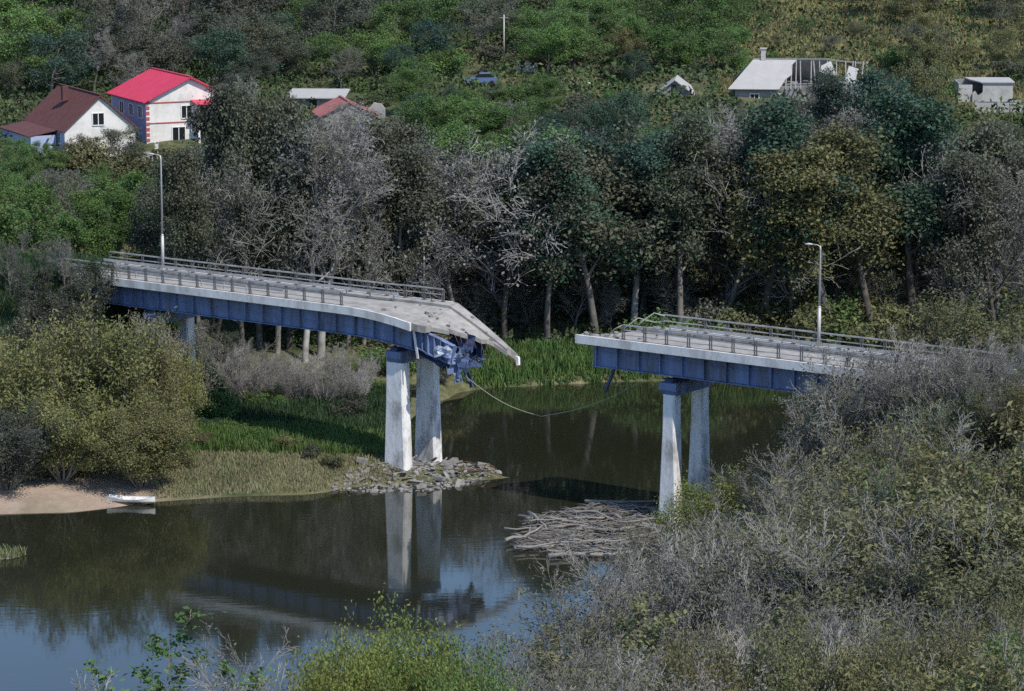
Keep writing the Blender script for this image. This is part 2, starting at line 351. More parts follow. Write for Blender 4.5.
# ------------------------------------------------------------------ the broken bridge
rng = random.Random(7)
def bridge_root(name, label):
    o = empty(name, (BA[0], BA[1], ZB-11.9), BYAW); o.scale[0] = 0.9775; return tag(o, label, 'bridge', 'broken halves of the blue road bridge')
WS = [0.0, 0.35, 0.36, 1.05, 1.06, 2.2, 3.4, 4.6, 5.14, 5.15, 5.85, 6.2]
def ztop(w): return 12.52 if (w <= 1.055 or w >= 5.145) else 12.3
def slab(stations, zoff, s0=None, s1=None, th=0.38, lines=WS):
    """deck slab swept over fractions 0..1 between per-line start and end"""
    mb = MB(); n = len(lines)
    top = []; bot = []
    for t in stations:
        for w in lines:
            a = s0(w); b = s1(w); s = a+(b-a)*t
            z = zoff(s, w); top.append((s, w, ztop(w)+z)); bot.append((s, w, 12.3-th+z))
    V = top+bot; o = len(top); F = []
    for i in range(len(stations)-1):
        for j in range(n-1):
            a = i*n+j; F.append((a, a+n, a+n+1, a+1)); F.append((o+a, o+a+1, o+a+n+1, o+a+n))
        a = i*n; F.append((a, o+a, o+a+n, a+n)); a = i*n+n-1; F.append((a, a+n, o+a+n, o+a))
    for j in range(n-1):
        F.append((j, j+1, o+j+1, o+j)); a = (len(stations)-1)*n+j; F.append((a, o+a, o+a+1, a+1))
    mb.add(V, F); return mb
def sag(s, w):
    k = max(0.0, s-29.0)
    return -0.013*k*k*(1.0-0.85*w/DW) + (0.05*k if w > 4 else 0.0)*0.5
def edge_beam(mb, s0, s1, w0, w1, zo, step=1.5, jag=0.0):
    n = max(2, int((s1-s0)/step)+1); pts = np.linspace(s0, s1, n); V = []; F = []
    for s in pts:
        z = zo(s, (w0+w1)/2)
        V += [(s, w0, 11.9+z), (s, w1, 11.9+z), (s, w1, 12.54+z), (s, w0, 12.54+z)]
    for i in range(n-1):
        b = i*4
        for k in range(4): F.append((b+k, b+(k+1) % 4, b+4+(k+1) % 4, b+4+k))
    F += [(3, 2, 1, 0), (4*n-4, 4*n-3, 4*n-2, 4*n-1)]
    mb.add(V, F)
def girder(mb, s0, s1, w, zo, depth=1.72):
    n = max(2, int((s1-s0)/2.0)+1); pts = np.linspace(s0, s1, n)
    for a, b in zip(pts[:-1], pts[1:]):
        za, zb = zo(a, w), zo(b, w)
        mb.beam((a, w, 11.88-depth/2+za), (b, w, 11.88-depth/2+zb), 0.05, depth-0.1)
        mb.beam((a, w, 11.86+za), (b, w, 11.86+zb), 0.55, 0.06); mb.beam((a, w, 11.88-depth+za), (b, w, 11.88-depth+zb), 0.6, 0.07)
    for s in np.arange(s0+0.4, s1, 1.95):
        mb.box((s, w-0.16, 11.88-depth/2+zo(s, w)), (0.09, 0.26, depth-0.14))
    mb.beam((s0, w-0.06, 11.25), (s1, w-0.06, 11.25+zo(s1, w)), 0.08, 0.10)
def railing(root, name, s0, s1, w, zo, h=1.08, step=1.95, bent=0.0, name2='post', rails=(1.0, 0.66, 0.33)):
    mb = MB(); n = int((s1-s0)/step)+1
    pts = [s0+i*step for i in range(n)]
    P = lambda s, f: (s, w + bent*max(0, (s-s1+6))*0.06, 12.54+zo(s, w)+h*f - bent*max(0, (s-s1+5))*0.03)
    for i, s in enumerate(pts[:-1]):
        for f in rails:
            if bent and rng.random() < 0.12: continue
            mb.beam(P(s, f), P(pts[i+1], f), 0.07, 0.11 if f == 1.0 else 0.07)
    o = mb.build(name, M['rail'], root)
    for s in pts:
        p = MB(); a = Vector(P(s, 0)); b = Vector(P(s, 1.0)); b.y += rng.uniform(-0.03, 0.03)*(1+3*bent)
        p.beam(a+Vector((-0.09, 0, 0)), b+Vector((-0.09, 0, 0)), 0.07, 0.08); p.beam(a+Vector((0.09, 0, 0)), b+Vector((0.09, 0, 0)), 0.07, 0.08)
        p.box(a+Vector((0, 0, 0.03)), (0.34, 0.2, 0.06))
        p.build(name2, M['post'], o)
    return o
def guardrail(root, s0, s1, w, zo, face):
    mb = MB(); n = int((s1-s0)/2.5)+1
    for i in range(n):
        a = s0+i*2.5; b = min(s1, a+2.5)
        if b > a+0.2:
            za, zb = zo(a, w), zo(b, w)
            mb.beam((a, w, 12.98+za), (b, w, 12.98+zb), 0.05, 0.17); mb.beam((a, w+face*0.05, 12.89+za), (b, w+face*0.05, 12.89+zb), 0.04, 0.10)
        mb.box((a, w-face*0.05, 12.72+zo(a, w)), (0.10, 0.08, 0.5))
    return mb.build('guardrail', M['rail'], root)

# left half, still on its piers, its end torn off and folded down
LB = bridge_root('bridge_span', 'long left half of the broken bridge with torn slab folding towards the river')
slab(np.linspace(0, 1, 26), sag, lambda w: -2.5, lambda w: 36.2, lines=WS).build('deck', [M['asphalt']], LB)
mb = MB(); edge_beam(mb, -2.5, 36.3, -0.16, -0.004, sag); mb.build('edge_beam', M['fascia'], LB)
mb = MB(); edge_beam(mb, -2.5, 35.6, 6.204, 6.36, sag); mb.build('edge_beam', M['fascia'], LB)
zero = lambda s, w: 0.0
for w in (0.85, 5.35):
    mb = MB(); girder(mb, -1.6, 36.2 if w < 2 else 36.6, w, lambda s, w: sag(s, w)); mb.build('girder', M['blue'], LB)
for s in (4, 12, 20, 27):
    mb = MB()
    mb.beam((s, 0.9, 11.6), (s, 5.3, 11.6), 0.12, 0.16); mb.beam((s, 0.9, 10.4), (s, 5.3, 10.4), 0.12, 0.16)
    mb.beam((s+.02, 0.9, 10.4), (s+.02, 5.3, 11.6), 0.1, 0.1); mb.beam((s-.1, 0.9, 11.6), (s-.1, 5.3, 10.4), 0.1, 0.1)
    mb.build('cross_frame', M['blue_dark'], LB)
railing(LB, 'railing', -2.2, 29.0, 0.2, sag)
railing(LB, 'railing', -2.2, 35.5, 6.0, sag, h=0.98, rails=(1.0, 0.55))
guardrail(LB, -2.0, 31.0, 5.0, sag, -1)
guardrail(LB, -2.0, 22.0, 1.2, sag, 1)
# folded torn slab: the near side is ripped away diagonally, the far side droops
ends = {0: 36.9, 0.36: 37.2, 1.06: 37.6, 2.2: 38.6, 3.4: 39.5, 4.6: 40.6, 5.15: 41.5, 6.2: 42.3}
ek = sorted(ends)
def slab_end(w): return float(np.interp(w, ek, [ends[k] for k in ek]) + 0.25*math.sin(w*5.1) + 0.16*math.sin(w*11) + 0.22*math.sin(w*37.0))
def droop(s, w):
    k = max(0.0, s-36.2); base = sag(min(s, 36.2), w)
    return base - k*(0.12 + 0.40*(w/DW)) - 0.012*k*k*(w/DW)
LL = [0.0, 0.2, 0.36, 0.7, 1.05, 1.06, 1.3, 1.6, 1.9, 2.2, 2.5, 2.8, 3.1, 3.4, 3.7, 4.0, 4.3, 4.6, 4.9, 5.14, 5.15, 5.4, 5.6, 5.9, 6.2]
slab(np.linspace(0, 1, 8), droop, lambda w: 36.26, slab_end, th=0.34, lines=LL).build('broken_slab', M['asphalt'], LB)
for i in range(16):
    mb = MB(); w = 2.4+3.7*i/15+rng.uniform(-.1, .1); s = slab_end(w); z = droop(s, w)+12.15
    p = Vector((s-0.2, w, z)); pts = [p]; d = Vector((rng.uniform(.5, 1), rng.uniform(-.4, .4), rng.uniform(-.9, -.1)))
    for k in range(3):
        d += Vector((rng.uniform(-.2, .1), rng.uniform(-.3, .3), -0.3)); p = p + d*0.28; pts.append(p)
    mb.tube(pts, 0.022, 4); mb.build('rebar', M['rust'], LB)
mb = MB()
for i in range(24):
    w = rng.uniform(.3, 5.9); s = rng.uniform(32, slab_end(w)-.3); sz = rng.uniform(.08, .34)
    mb.box((s, w, ztop(w)+(droop(s, w) if s > 36.2 else sag(s, w))+sz*.2), (sz, sz*rng.uniform(.5, 1), sz*.6), Matrix.Rotation(rng.uniform(0, 3), 3, 'Z') @ Matrix.Rotation(rng.gauss(0, .4), 3, 'X'))
mb.build('debris', M['rubble'], LB)['kind'] = 'stuff'
# a chunk of kerb hooked down from the tip
mb = MB(); s = slab_end(6.0); z = droop(s, 6.0)+12.3
mb.sheet([(s-0.9, 6.3, z+0.3), (s+0.2, 6.3, z-0.1), (s+0.3, 6.2, z-0.7), (s+0.1, 6.2, z-0.75), (s-0.05, 6.3, z-0.35), (s-0.9, 6.3, z+0.05)], 0.22)
mb.build('edge_beam', M['fascia'], LB)
# hanging girder end: near girder tipped down with its box twisted open
mb = MB()
def hang(a, b, w, h0, h1):
    n = 6
    for i in range(n):
        t0, t1 = i/n, (i+1)/n
        A = Vector(a).lerp(Vector(b), t0); B = Vector(a).lerp(Vector(b), t1)
        hh = h0+(h1-h0)*t0
        A.y += 0.05*math.sin(i*2.1); B.y += 0.05*math.sin((i+1)*2.1)
        mb.beam(A, B, 0.06, hh)
        mb.beam(A+Vector((0, 0, hh/2)), B+Vector((0, 0, hh/2)), 0.5, 0.06); mb.beam(A-Vector((0, 0, hh/2)), B-Vector((0, 0, hh/2)), 0.56, 0.07)
        mb.box(A-Vector((0, 0.15, 0)), (0.08, 0.24, hh*0.95))
hang((36.25, 0.85, 10.6), (39.6, 1.3, 9.4), 0.85, 1.6, 1.5)
mb.build('hanging_girder', M['blue'], LB)
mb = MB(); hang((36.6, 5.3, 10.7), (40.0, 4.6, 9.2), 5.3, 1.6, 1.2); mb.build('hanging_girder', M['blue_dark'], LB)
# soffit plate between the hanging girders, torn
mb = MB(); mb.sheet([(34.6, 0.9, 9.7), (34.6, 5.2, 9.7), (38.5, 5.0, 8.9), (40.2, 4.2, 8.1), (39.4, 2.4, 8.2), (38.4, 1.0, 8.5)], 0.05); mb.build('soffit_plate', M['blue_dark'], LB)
def crumple(name, m, c, size, seed, tilt):
    r = random.Random(seed); n = 5; mb = MB(); V = []
    Rm = Matrix.Rotation(tilt[0], 3, 'X') @ Matrix.Rotation(tilt[1], 3, 'Y') @ Matrix.Rotation(tilt[2], 3, 'Z')
    for side in (0, 1):
        q = random.Random(seed)
        for i in range(n):
            for j in range(n):
                k = 1 if 0 < i < n-1 or 0 < j < n-1 else 1.2
                p = Vector(((i/(n-1)-.5)*size[0]+q.uniform(-.12, .12)*size[0]*k, (j/(n-1)-.5)*size[1]+q.uniform(-.12, .12)*size[1]*k, q.uniform(-.16, .16)*max(size)+side*0.03))
                V.append(Rm @ p + Vector(c))
    F = []
    for i in range(n-1):
        for j in range(n-1):
            a = i*n+j; F += [(a, a+1, a+n+1, a+n), (n*n+a, n*n+a+n, n*n+a+n+1, n*n+a+1)]
    for k in range(n-1):
        for a, b in (((k+1), k), (k*n, (k+1)*n), ((n-1)*n+k, (n-1)*n+k+1), ((k+1)*n+n-1, k*n+n-1)): F.append((a, b, n*n+b, n*n+a))
    mb.add(V, F); return mb.build(name, m, LB)
for nm, mm, c, sz, sd_, tl in (('torn_plate', 'torn', (38.9, .7, 9.7), (1.3, .9), 3, (70, 20, 10)), ('torn_plate', 'torn', (39.6, 1.6, 9.3), (.9, .6), 5, (50, -30, 40)), ('torn_plate', 'blue', (39.9, 1.3, 8.6), (1.2, 1.5), 8, (75, 35, -20)),
        ('torn_plate', 'blue_dark', (39.8, 2.8, 9.0), (1.5, 1.6), 11, (60, -20, 50)), ('torn_plate', 'blue_dark', (39.0, 3.2, 10.0), (2.0, 1.5), 14, (80, 10, 30)), ('torn_plate', 'blue', (40.3, .9, 7.9), (.8, 1.1), 17, (80, -25, 15)), ('torn_plate', 'blue_dark', (40.4, 1.4, 8.9), (.9, 1.3), 19, (80, 50, 5)),
        ('torn_plate', 'blue_dark', (38.3, 1.4, 8.7), (1.6, .8), 23, (35, 15, 5)), ('torn_plate', 'rust', (39.5, 2.0, 8.3), (1.0, .7), 29, (60, 10, 60)), ('torn_plate', 'blue_dark', (40.7, 1.8, 7.6), (.5, 1.1), 31, (85, 20, 30))):
    crumple(nm, M[mm], c, sz, sd_, tuple(R_(a) for a in tl))
for i in range(12):   # loose reinforcement and cables hanging from the torn end
    mb = MB(); p = Vector((39.0+rng.uniform(-.8, 1.2), rng.uniform(.8, 4), rng.uniform(8.3, 9.8))); pts = [p]; d = Vector((rng.uniform(0, .6), rng.uniform(-.5, .5), -.6))
    for k in range(4): d += Vector((rng.uniform(-.3, .3), rng.uniform(-.3, .3), -.15)); p = p+d*.3; pts.append(p)
    mb.tube(pts, .025, 4); mb.build('hanging_bar', M['rust'], LB)
mb = MB(); mb.sheet([(36.05, 0.42, 11.65), (36.3, 0.40, 11.6), (36.75, 0.42, 9.0), (36.55, 0.42, 8.95)], 0.06); mb.build('hanging_strip', M['fascia'], LB)

# right half
RB = bridge_root('bridge_span', 'right half of the broken bridge running behind the bushes on the near bank')
def rs(w): return 52.2 + 0.42*w + 0.25*math.sin(w*4.3) + 0.12*math.sin(w*11)
slab(np.linspace(0, 1, 14), zero, rs, lambda w: 87.0, lines=WS).build('deck', [M['asphalt']], RB)
mb = MB(); edge_beam(mb, 52.3, 87.0, -0.16, -0.004, zero); mb.build('edge_beam', M['fascia'], RB)
mb = MB(); edge_beam(mb, 55.2, 87.0, 6.204, 6.36, zero); mb.build('edge_beam', M['fascia'], RB)
for w, s0 in ((0.85, 53.3), (5.35, 55.0)):
    mb = MB(); girder(mb, s0, 86.5, w, zero); mb.build('girder', M['blue'], RB)
for s in (57, 65, 73, 81):
    mb = MB()
    mb.beam((s, 0.9, 11.6), (s, 5.3, 11.6), 0.12, 0.16); mb.beam((s, 0.9, 10.4), (s, 5.3, 10.4), 0.12, 0.16)
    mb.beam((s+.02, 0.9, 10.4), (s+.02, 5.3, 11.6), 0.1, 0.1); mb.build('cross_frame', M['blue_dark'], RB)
railing(RB, 'railing', 56.5, 86.8, 0.2, zero)
railing(RB, 'railing', 56.2, 86.8, 6.0, zero, h=1.05, rails=(1.0, 0.55))
guardrail(RB, 57.5, 86.5, 5.0, zero, -1)
for i in range(14):
    mb = MB(); w = 0.2+5.8*i/13; s = rs(w); p = Vector((s+0.2, w, 12.12)); pts = [p]; d = Vector((-rng.uniform(.5, 1), rng.uniform(-.4, .4), rng.uniform(-.3, .4)))
    for k in range(3):
        d += Vector((0, rng.uniform(-.3, .3), rng.uniform(-.35, .15))); p = p+d*0.28; pts.append(p)
    mb.tube(pts, 0.022, 4); mb.build('rebar', M['rust'], RB)
mb = MB()
for i in range(34):
    w = rng.uniform(.3, 5.9); s = rs(w)+.2+abs(rng.gauss(0, 2)); sz = rng.uniform(.08, .32)
    mb.box((s, w, ztop(w)+sz*.2), (sz, sz*rng.uniform(.5, 1), sz*.6), Matrix.Rotation(rng.uniform(0, 3), 3, 'Z') @ Matrix.Rotation(rng.gauss(0, .4), 3, 'X'))
mb.build('debris', M['rubble'], RB)['kind'] = 'stuff'
mb = MB()  # torn and tangled railing ends at the break
mb.tube([(56.4, 6.0, 13.5), (55.6, 5.7, 13.7), (54.9, 5.2, 13.1), (54.3, 5.0, 12.5)], 0.045, 5)
mb.tube([(56.4, 6.0, 13.1), (55.3, 6.1, 12.9), (54.2, 5.6, 13.2), (53.6, 4.6, 12.5)], 0.04, 5)
mb.tube([(56.4, 0.2, 13.6), (55.6, 0.25, 13.2), (55.0, 0.3, 12.6)], 0.045, 5)
mb.build('bent_rail', M['rail'], RB)
mb = MB(); mb.beam((55.2, 0.95, 10.15), (54.2, 1.2, 8.2), 0.16, 0.2); mb.beam((58.6, 3.2, 10.3), (59.6, 2.8, 9.3), 0.14, 0.16); mb.build('torn_strut', M['blue_dark'], RB)

def pier(s, label, top, bot, zbase, ztop_):
    o = empty('bridge_pier', bw(s, DW/2, 11.9-ZB), BYAW); ztop_ += ZB-11.9; tag(o, label, 'bridge pier', 'paired column piers of the bridge')
    for w in (-1.95, 1.95):
        mb = MB(); n = 9; V = []; F = []
        for i in range(n):
            t = i/(n-1); z = zbase+(ztop_-zbase)*t
            k = bot+(top-bot)*min(1, t*1.25); kw = 1.15-0.15*t; c = 0.12
            a, b = k/2, kw/2
            V += [(-a+c, w-b, z), (a-c, w-b, z), (a, w-b+c, z), (a, w+b-c, z), (a-c, w+b, z), (-a+c, w+b, z), (-a, w+b-c, z), (-a, w-b+c, z)]
        for i in range(n-1):
            for q in range(8): F.append((i*8+q, i*8+(q+1) % 8, i*8+8+(q+1) % 8, i*8+8+q))
        F += [tuple(range(7, -1, -1)), tuple(range((n-1)*8, n*8))]
        mb.add(V, F); mb.build('column', M['pier'], o)
    mb = MB()
    mb.add([(-.75, -2.6, ztop_+.35), (.75, -2.6, ztop_+.35), (.75, 2.6, ztop_+.35), (-.75, 2.6, ztop_+.35), (-.75, -2.6, ztop_+.9), (.75, -2.6, ztop_+.9), (.75, 2.6, ztop_+.9), (-.75, 2.6, ztop_+.9),
            (-.7, -2.3, ztop_+.002), (.7, -2.3, ztop_+.002), (.7, 2.3, ztop_+.002), (-.7, 2.3, ztop_+.002)],
           [(4, 5, 6, 7), (0, 1, 5, 4), (1, 2, 6, 5), (2, 3, 7, 6), (3, 0, 4, 7), (8, 9, 1, 0), (9, 10, 2, 1), (10, 11, 3, 2), (11, 8, 0, 3), (11, 10, 9, 8)])
    mb.build('cap_beam', M['blue'], o)
    for w in (-2.25, 2.25):
        mb = MB(); mb.box((0, w, ztop_+1.0), (0.6, 0.5, 0.2)); mb.box((0, w, ztop_+1.18), (0.8, 0.7, 0.08)); mb.build('bearing', M['blue_dark'], o)
    return o
pier(34.0, 'thick pale twin column pier standing in rubble under the folded bridge end', 1.7, 2.25, -1.2, 8.35)
pier(60.3, 'slender white twin column pier standing in water beside the driftwood raft', 1.05, 1.75, -1.5, 8.7)
pier(7.6, 'pale bridge pier half hidden by the big willow bush', 1.1, 1.7, 0.2, 8.9)
# abutments
for s0, sg, lab in ((-1.9, -1, 'grey concrete abutment at the left end of the bridge behind dark shrubs'), (86.2, 1, 'grey concrete abutment carrying the right end of the bridge')):
    o = empty('bridge_abutment', bw(s0, DW/2, 0), BYAW); tag(o, lab, 'abutment')
    mb = MB(); mb.box2((sg*0.35, -3.2, 4), (sg*1.6, 3.2, 10.05)); mb.build('wall', M['concrete'], o)
    mb = MB(); mb.box2((sg*0.75, -3.35, 10.055), (sg*1.7, 3.35, 11.9)); mb.build('back_wall', M['concrete'], o)
    for y in (-3.65, 3.36):
        mb = MB(); mb.sheet([(sg*0.4, y, 6), (sg*6.5, y, 9.5), (sg*6.5, y, 12.15), (sg*0.4, y, 12.15)], -0.28 if sg > 0 else 0.28); mb.build('wing_wall', M['concrete'], o)

# street lamps
def lamp(s, w, ztopz, label, flip):
    o = empty('street_lamp', bw(s, w, 12.52), BYAW); tag(o, label, 'street lamp', 'street lamps on the bridge')
    h = ztopz-12.52
    mb = MB(); mb.tube([(0, 0, 0), (0, 0, 2.9)], 0.13, 8); mb.tube([(0, 0, 2.85), (0, 0, 3.05)], [0.13, 0.085], 8); mb.tube([(0, 0, 3.0), (0, 0, h*0.96), (0, -0.06, h)], [0.085, 0.065, 0.06], 8); mb.build('pole', M['lamp'], o)
    mb = MB(); mb.tube([(0, -0.05, h-0.06), (flip*0.2, -0.12, h+0.06), (flip*0.55, -0.3, h+0.1)], 0.035, 6); mb.build('arm', M['lamp'], o)
    mb = MB(); mb.tube([(flip*0.5, -0.28, h+0.1), (flip*0.75, -0.4, h+0.11), (flip*1.0, -0.52, h+0.1)], [0.05, 0.09, 0.06], 8); mb.build('lamp_head', M['lamp'], o)
    mb = MB(); mb.box((0, 0, 0.05), (0.42, 0.42, 0.1)); mb.build('base_plate', M['lamp'], o)
    return o
lamp(4.1, 6.0, 22.3, 'tall grey street lamp on the left half of the bridge', -1)
lamp(70.1, 6.0, 20.0, 'short pale street lamp on the right half of the bridge', -1)

# slack cable across the gap
mb = MB(); a = bw(40.6, 1.5, 7.8); b = bw(56.6, 2.6, 9.0); c = bw(47.6, 2.0, 5.4); pts = []
for i in range(13):
    t = i/12
    p = a.lerp(c, t)+Vector((0, 0, -0.5*math.sin(math.pi*t))); pts.append(p)
for i in range(1, 15):
    t = i/14; p = c.lerp(b, t)+Vector((0, 0, -0.45*math.sin(math.pi*t))); pts.append(p)
mb.tube(pts, 0.032, 5); tag(mb.build('slack_cable', M['cable']), 'pale slack cable hanging in a V across the gap in the bridge', 'cable')

# ------------------------------------------------------------------ houses on the hillside
def hit_ground(px, py):
    r = ray(px, py)
    for Y in np.arange(270, 560, 0.5):
        P = np.array([0, 0, CAM_H])+r*(Y/r[1])
        if P[2] <= gz(P[0], P[1]): return P
    return P
def roof_panel(mb, A, B, Cc, D, th=0.12): mb.sheet([A, B, Cc, D], th)
def window(root, name, c, w, h, axis, frame_m=None, mull=True):
    """framed window on a wall: axis 'x' wall faces -y, 'y' wall faces -x"""
    f = MB(); t = 0.09
    def bx(mb, u0, u1, z0, z1, d0, d1):
        if axis == 'x': mb.box2((c[0]+u0, c[1]-d1, c[2]+z0), (c[0]+u1, c[1]-d0, c[2]+z1))
        else: mb.box2((c[0]-d1, c[1]+u0, c[2]+z0), (c[0]-d0, c[1]+u1, c[2]+z1))
    bx(f, -w/2-t, -w/2, -h/2-t, h/2+t, 0.004, 0.09); bx(f, w/2, w/2+t, -h/2-t, h/2+t, 0.004, 0.09)
    bx(f, -w/2, w/2, h/2, h/2+t, 0.004, 0.09); bx(f, -w/2, w/2, -h/2-t, -h/2, 0.004, 0.12)
    if mull: bx(f, -0.04, 0.04, -h/2, h/2, 0.03, 0.07)
    o = f.build(name, frame_m or M['trim'], root)
    g = MB(); bx(g, -w/2, w/2, -h/2, h/2, 0.006, 0.028); g.build('pane', M['dark'], o)
    return o
def gabled(root, W, L, hw, rise, wall_m, side_m, roof_m, over=0.45, gable_front=True):
    """local x = along the gable front, y = depth; origin at front left corner"""
    mb = MB()
    mb.sheet([(0, 0, -1.5), (W, 0, -1.5), (W, 0, hw), (W/2, 0, hw+rise), (0, 0, hw)], 0.25); mb.build('front_wall', wall_m, root)
    mb = MB(); mb.box2((0, 0.26, -1.5), (0.25, L-0.26, hw)); mb.build('side_wall', side_m, root)
    mb = MB(); mb.box2((W-0.25, 0.26, -1.5), (W, L-0.26, hw)); mb.build('side_wall', side_m, root)
    mb = MB(); mb.sheet([(0, L-0.25, -1.5), (W, L-0.25, -1.5), (W, L-0.25, hw), (W/2, L-0.25, hw+rise), (0, L-0.25, hw)], 0.25); mb.build('back_wall', wall_m, root)
    k = rise/(W/2); th = 0.14; n = int(L/0.55)
    for sx in (-1, 1):
        mb = MB(); e = W/2+over
        X = lambda t: W/2+sx*e*t; Z = lambda t: hw+rise+0.16-k*e*t
        P = [(X(0), -over, Z(0)), (X(1), -over, Z(1)), (X(1), L+over, Z(1)), (X(0), L+over, Z(0))]
        if sx > 0: P = P[::-1]
        P = P[::-1]
        mb.sheet(P, th)
        for i in range(n+1):   # standing seams / tile rows
            y = -over+0.1+(L+2*over-0.2)*i/n
            mb.beam((X(0.02), y, Z(0.02)+0.02), (X(0.995), y, Z(0.995)+0.02), 0.05, 0.05)
        mb.build('roof', roof_m, root)
    mb = MB(); mb.beam((W/2, -over-0.02, hw+rise+0.2), (W/2, L+over+0.02, hw+rise+0.2), 0.3, 0.1); mb.build('ridge_cap', roof_m, root)
YAW = R_(26)
def house_at(name, px, py, Y, yaw, label, cat='house'):
    P = at_dist(px, py, Y); o = empty(name, tuple(P), yaw); return tag(o, label, cat)
# red-roofed two storey house
H1 = house_at('white_house', 147, 149, 345, YAW, 'two storey white house with bright red metal roof and balcony')
gabled(H1, 10.6, 12.5, 5.5, 2.5, M['white'], M['shade_blue_wall'], M['red_roof'], over=0.5)
window(H1, 'window', (3.9, 0, 1.6), 1.5, 1.5, 'x'); window(H1, 'window', (6.6, 0, 1.6), 1.1, 1.5, 'x')
window(H1, 'window', (4.9, 0, 4.1), 1.2, 1.4, 'x'); window(H1, 'window', (8.2, 0, 1.6), 1.2, 1.5, 'x')
for y in (2.0, 5.2, 8.6): window(H1, 'window', (0, y, 4.1), 1.3, 1.3, 'y')
for z in (0.4, 2.9, 5.25):
    mb = MB(); mb.box2((0.3, -0.08, z), (6.0, -0.004, z+0.1)); mb.build('red_band', M['red_trim'], H1)
mb = MB()
for z in np.arange(-0.4, 5.2, 0.62): mb.box2((-0.06, -0.06, z), (0.38, -0.012, z+0.36))
mb.build('quoin', M['red_trim'], H1)
mb = MB(); mb.box2((5.7, -1.9, 2.62), (10.6, -0.01, 2.82)); mb.build('balcony_floor', M['trim'], H1)
mb = MB()
for x in np.arange(5.75, 10.6, 0.35): mb.box((x, -1.85, 3.32), (0.06, 0.06, 1.0))
mb.box2((5.7, -1.9, 3.8), (10.6, -1.8, 3.9)); mb.build('balustrade', M['trim'], H1)
for x in (5.8, 8.1, 10.4):
    mb = MB(); mb.box2((x-0.12, -1.75, -1.2), (x+0.12, -1.5, 2.61)); mb.box2((x-0.09, -1.72, 2.83), (x+0.09, -1.54, 5.1)); mb.build('balcony_post', M['trim'], H1)
mb = MB(); mb.sheet([(5.4, -2.2, 5.1), (10.8, -2.2, 5.1), (10.8, -0.02, 5.45), (5.4, -0.02, 5.45)], 0.1); mb.build('balcony_roof', M['red_roof'], H1)
mb = MB(); mb.box2((6.6, -0.05, 2.84), (7.5, -0.006, 4.9)); mb.build('balcony_door', M['dark'], H1)
# brown-roofed house
H2 = house_at('white_house', 65, 147, 339, YAW, 'low white house with brown tiled roof left of the red roof')
gabled(H2, 8.4, 14.5, 1.9, 3.7, M['white'], M['shade_blue_wall'], M['brown_roof'], over=0.35)
window(H2, 'window', (4.0, 0, 3.0), 1.3, 1.3, 'x')
for y in (2.0, 6.0, 10.0): window(H2, 'window', (0, y, 0.9), 1.1, 1.2, 'y')
mb = MB(); mb.box2((2.1, 7.0, 4.6), (2.8, 7.7, 6.2)); mb.build('chimney', M['brown_roof'], H2)
mb = MB(); mb.sheet([(-3.6, 2.2, 1.15), (-0.3, 2.2, 1.75), (-0.3, 14, 1.75), (-3.6, 14, 1.15)], 0.12); mb.build('lean_to_roof', M['brown_roof'], H2)
mb = MB(); mb.box2((-3.3, 2.5, -1.6), (-3.05, 13.7, 1.1)); mb.box2((-3.3, 2.25, -1.6), (-0.3, 2.5, 1.15)); mb.build('lean_to_wall', M['shade_blue_wall'], H2)
# white gate posts and garden wall in front of the red-roofed house
G1 = house_at('garden_wall', 130, 160, 336, R_(5), 'low white garden wall with gate pillars below the red roofed house', 'wall')
mb = MB(); mb.box2((0, 0, -1), (2.6, 0.2, 0.9)); mb.box2((3.9, 0, -1), (5.2, 0.2, 0.8)); mb.build('wall', M['grey_roof'], G1)
for x in (-0.2, 2.8):
    mb = MB(); mb.box2((x, -0.1, -1), (x+0.4, 0.3, 1.9)); mb.box2((x-0.05, -0.15, 1.905), (x+0.45, 0.35, 2.0)); mb.build('pillar', M['white'], G1)
mb = MB()
for x in np.arange(2.83+.45, 3.9, 0.16): mb.box2((x, 0.08, 0.0), (x+0.05, 0.12, 1.2))
mb.build('gate', M['plank'], G1)
# grey plank shed
S1 = house_at('wooden_shed', 656, 110, 374, R_(-6), 'small grey plank shed with a pointed gable among bare trees', 'shed')
mb = MB(); W = 6.3
mb.sheet([(0, 0, -1.5), (6.0, 0, -1.5), (6.0, 0, 1.0), (2.3, 0, 3.7), (0, 0, 2.0)], 0.15)
for x in np.arange(0.3, 6, 0.45): mb.box2((x, -0.03, -1.4), (x+0.04, -0.003, min(2.0+x*0.7, 3.7-max(0, x-2.3)*0.73)-0.1))
mb.build('front_wall', M['plank'], S1)
mb = MB(); mb.box2((0, 0.16, -1.5), (0.15, 6, 1.9)); mb.build('side_wall', M['plank'], S1)
mb = MB(); mb.sheet([(-0.4, -0.4, 1.85), (2.3, -0.4, 3.86), (2.3, 6.3, 3.86), (-0.4, 6.3, 1.85)], 0.12); mb.build('roof', M['grey_roof'], S1)
mb = MB(); mb.sheet([(2.32, -0.4, 3.86), (6.6, -0.4, 0.72), (6.6, 6.3, 0.72), (2.32, 6.3, 3.86)], 0.12); mb.build('roof', M['grey_roof'], S1)
mb = MB(); mb.box2((1.9, -0.06, 1.0), (2.45, -0.035, 3.2)); mb.build('loft_door', M['dark'], S1)
mb = MB(); mb.box2((0.7, -0.06, -1.0), (1.7, -0.035, 0.9)); mb.build('door', M['grey_wall'], S1)
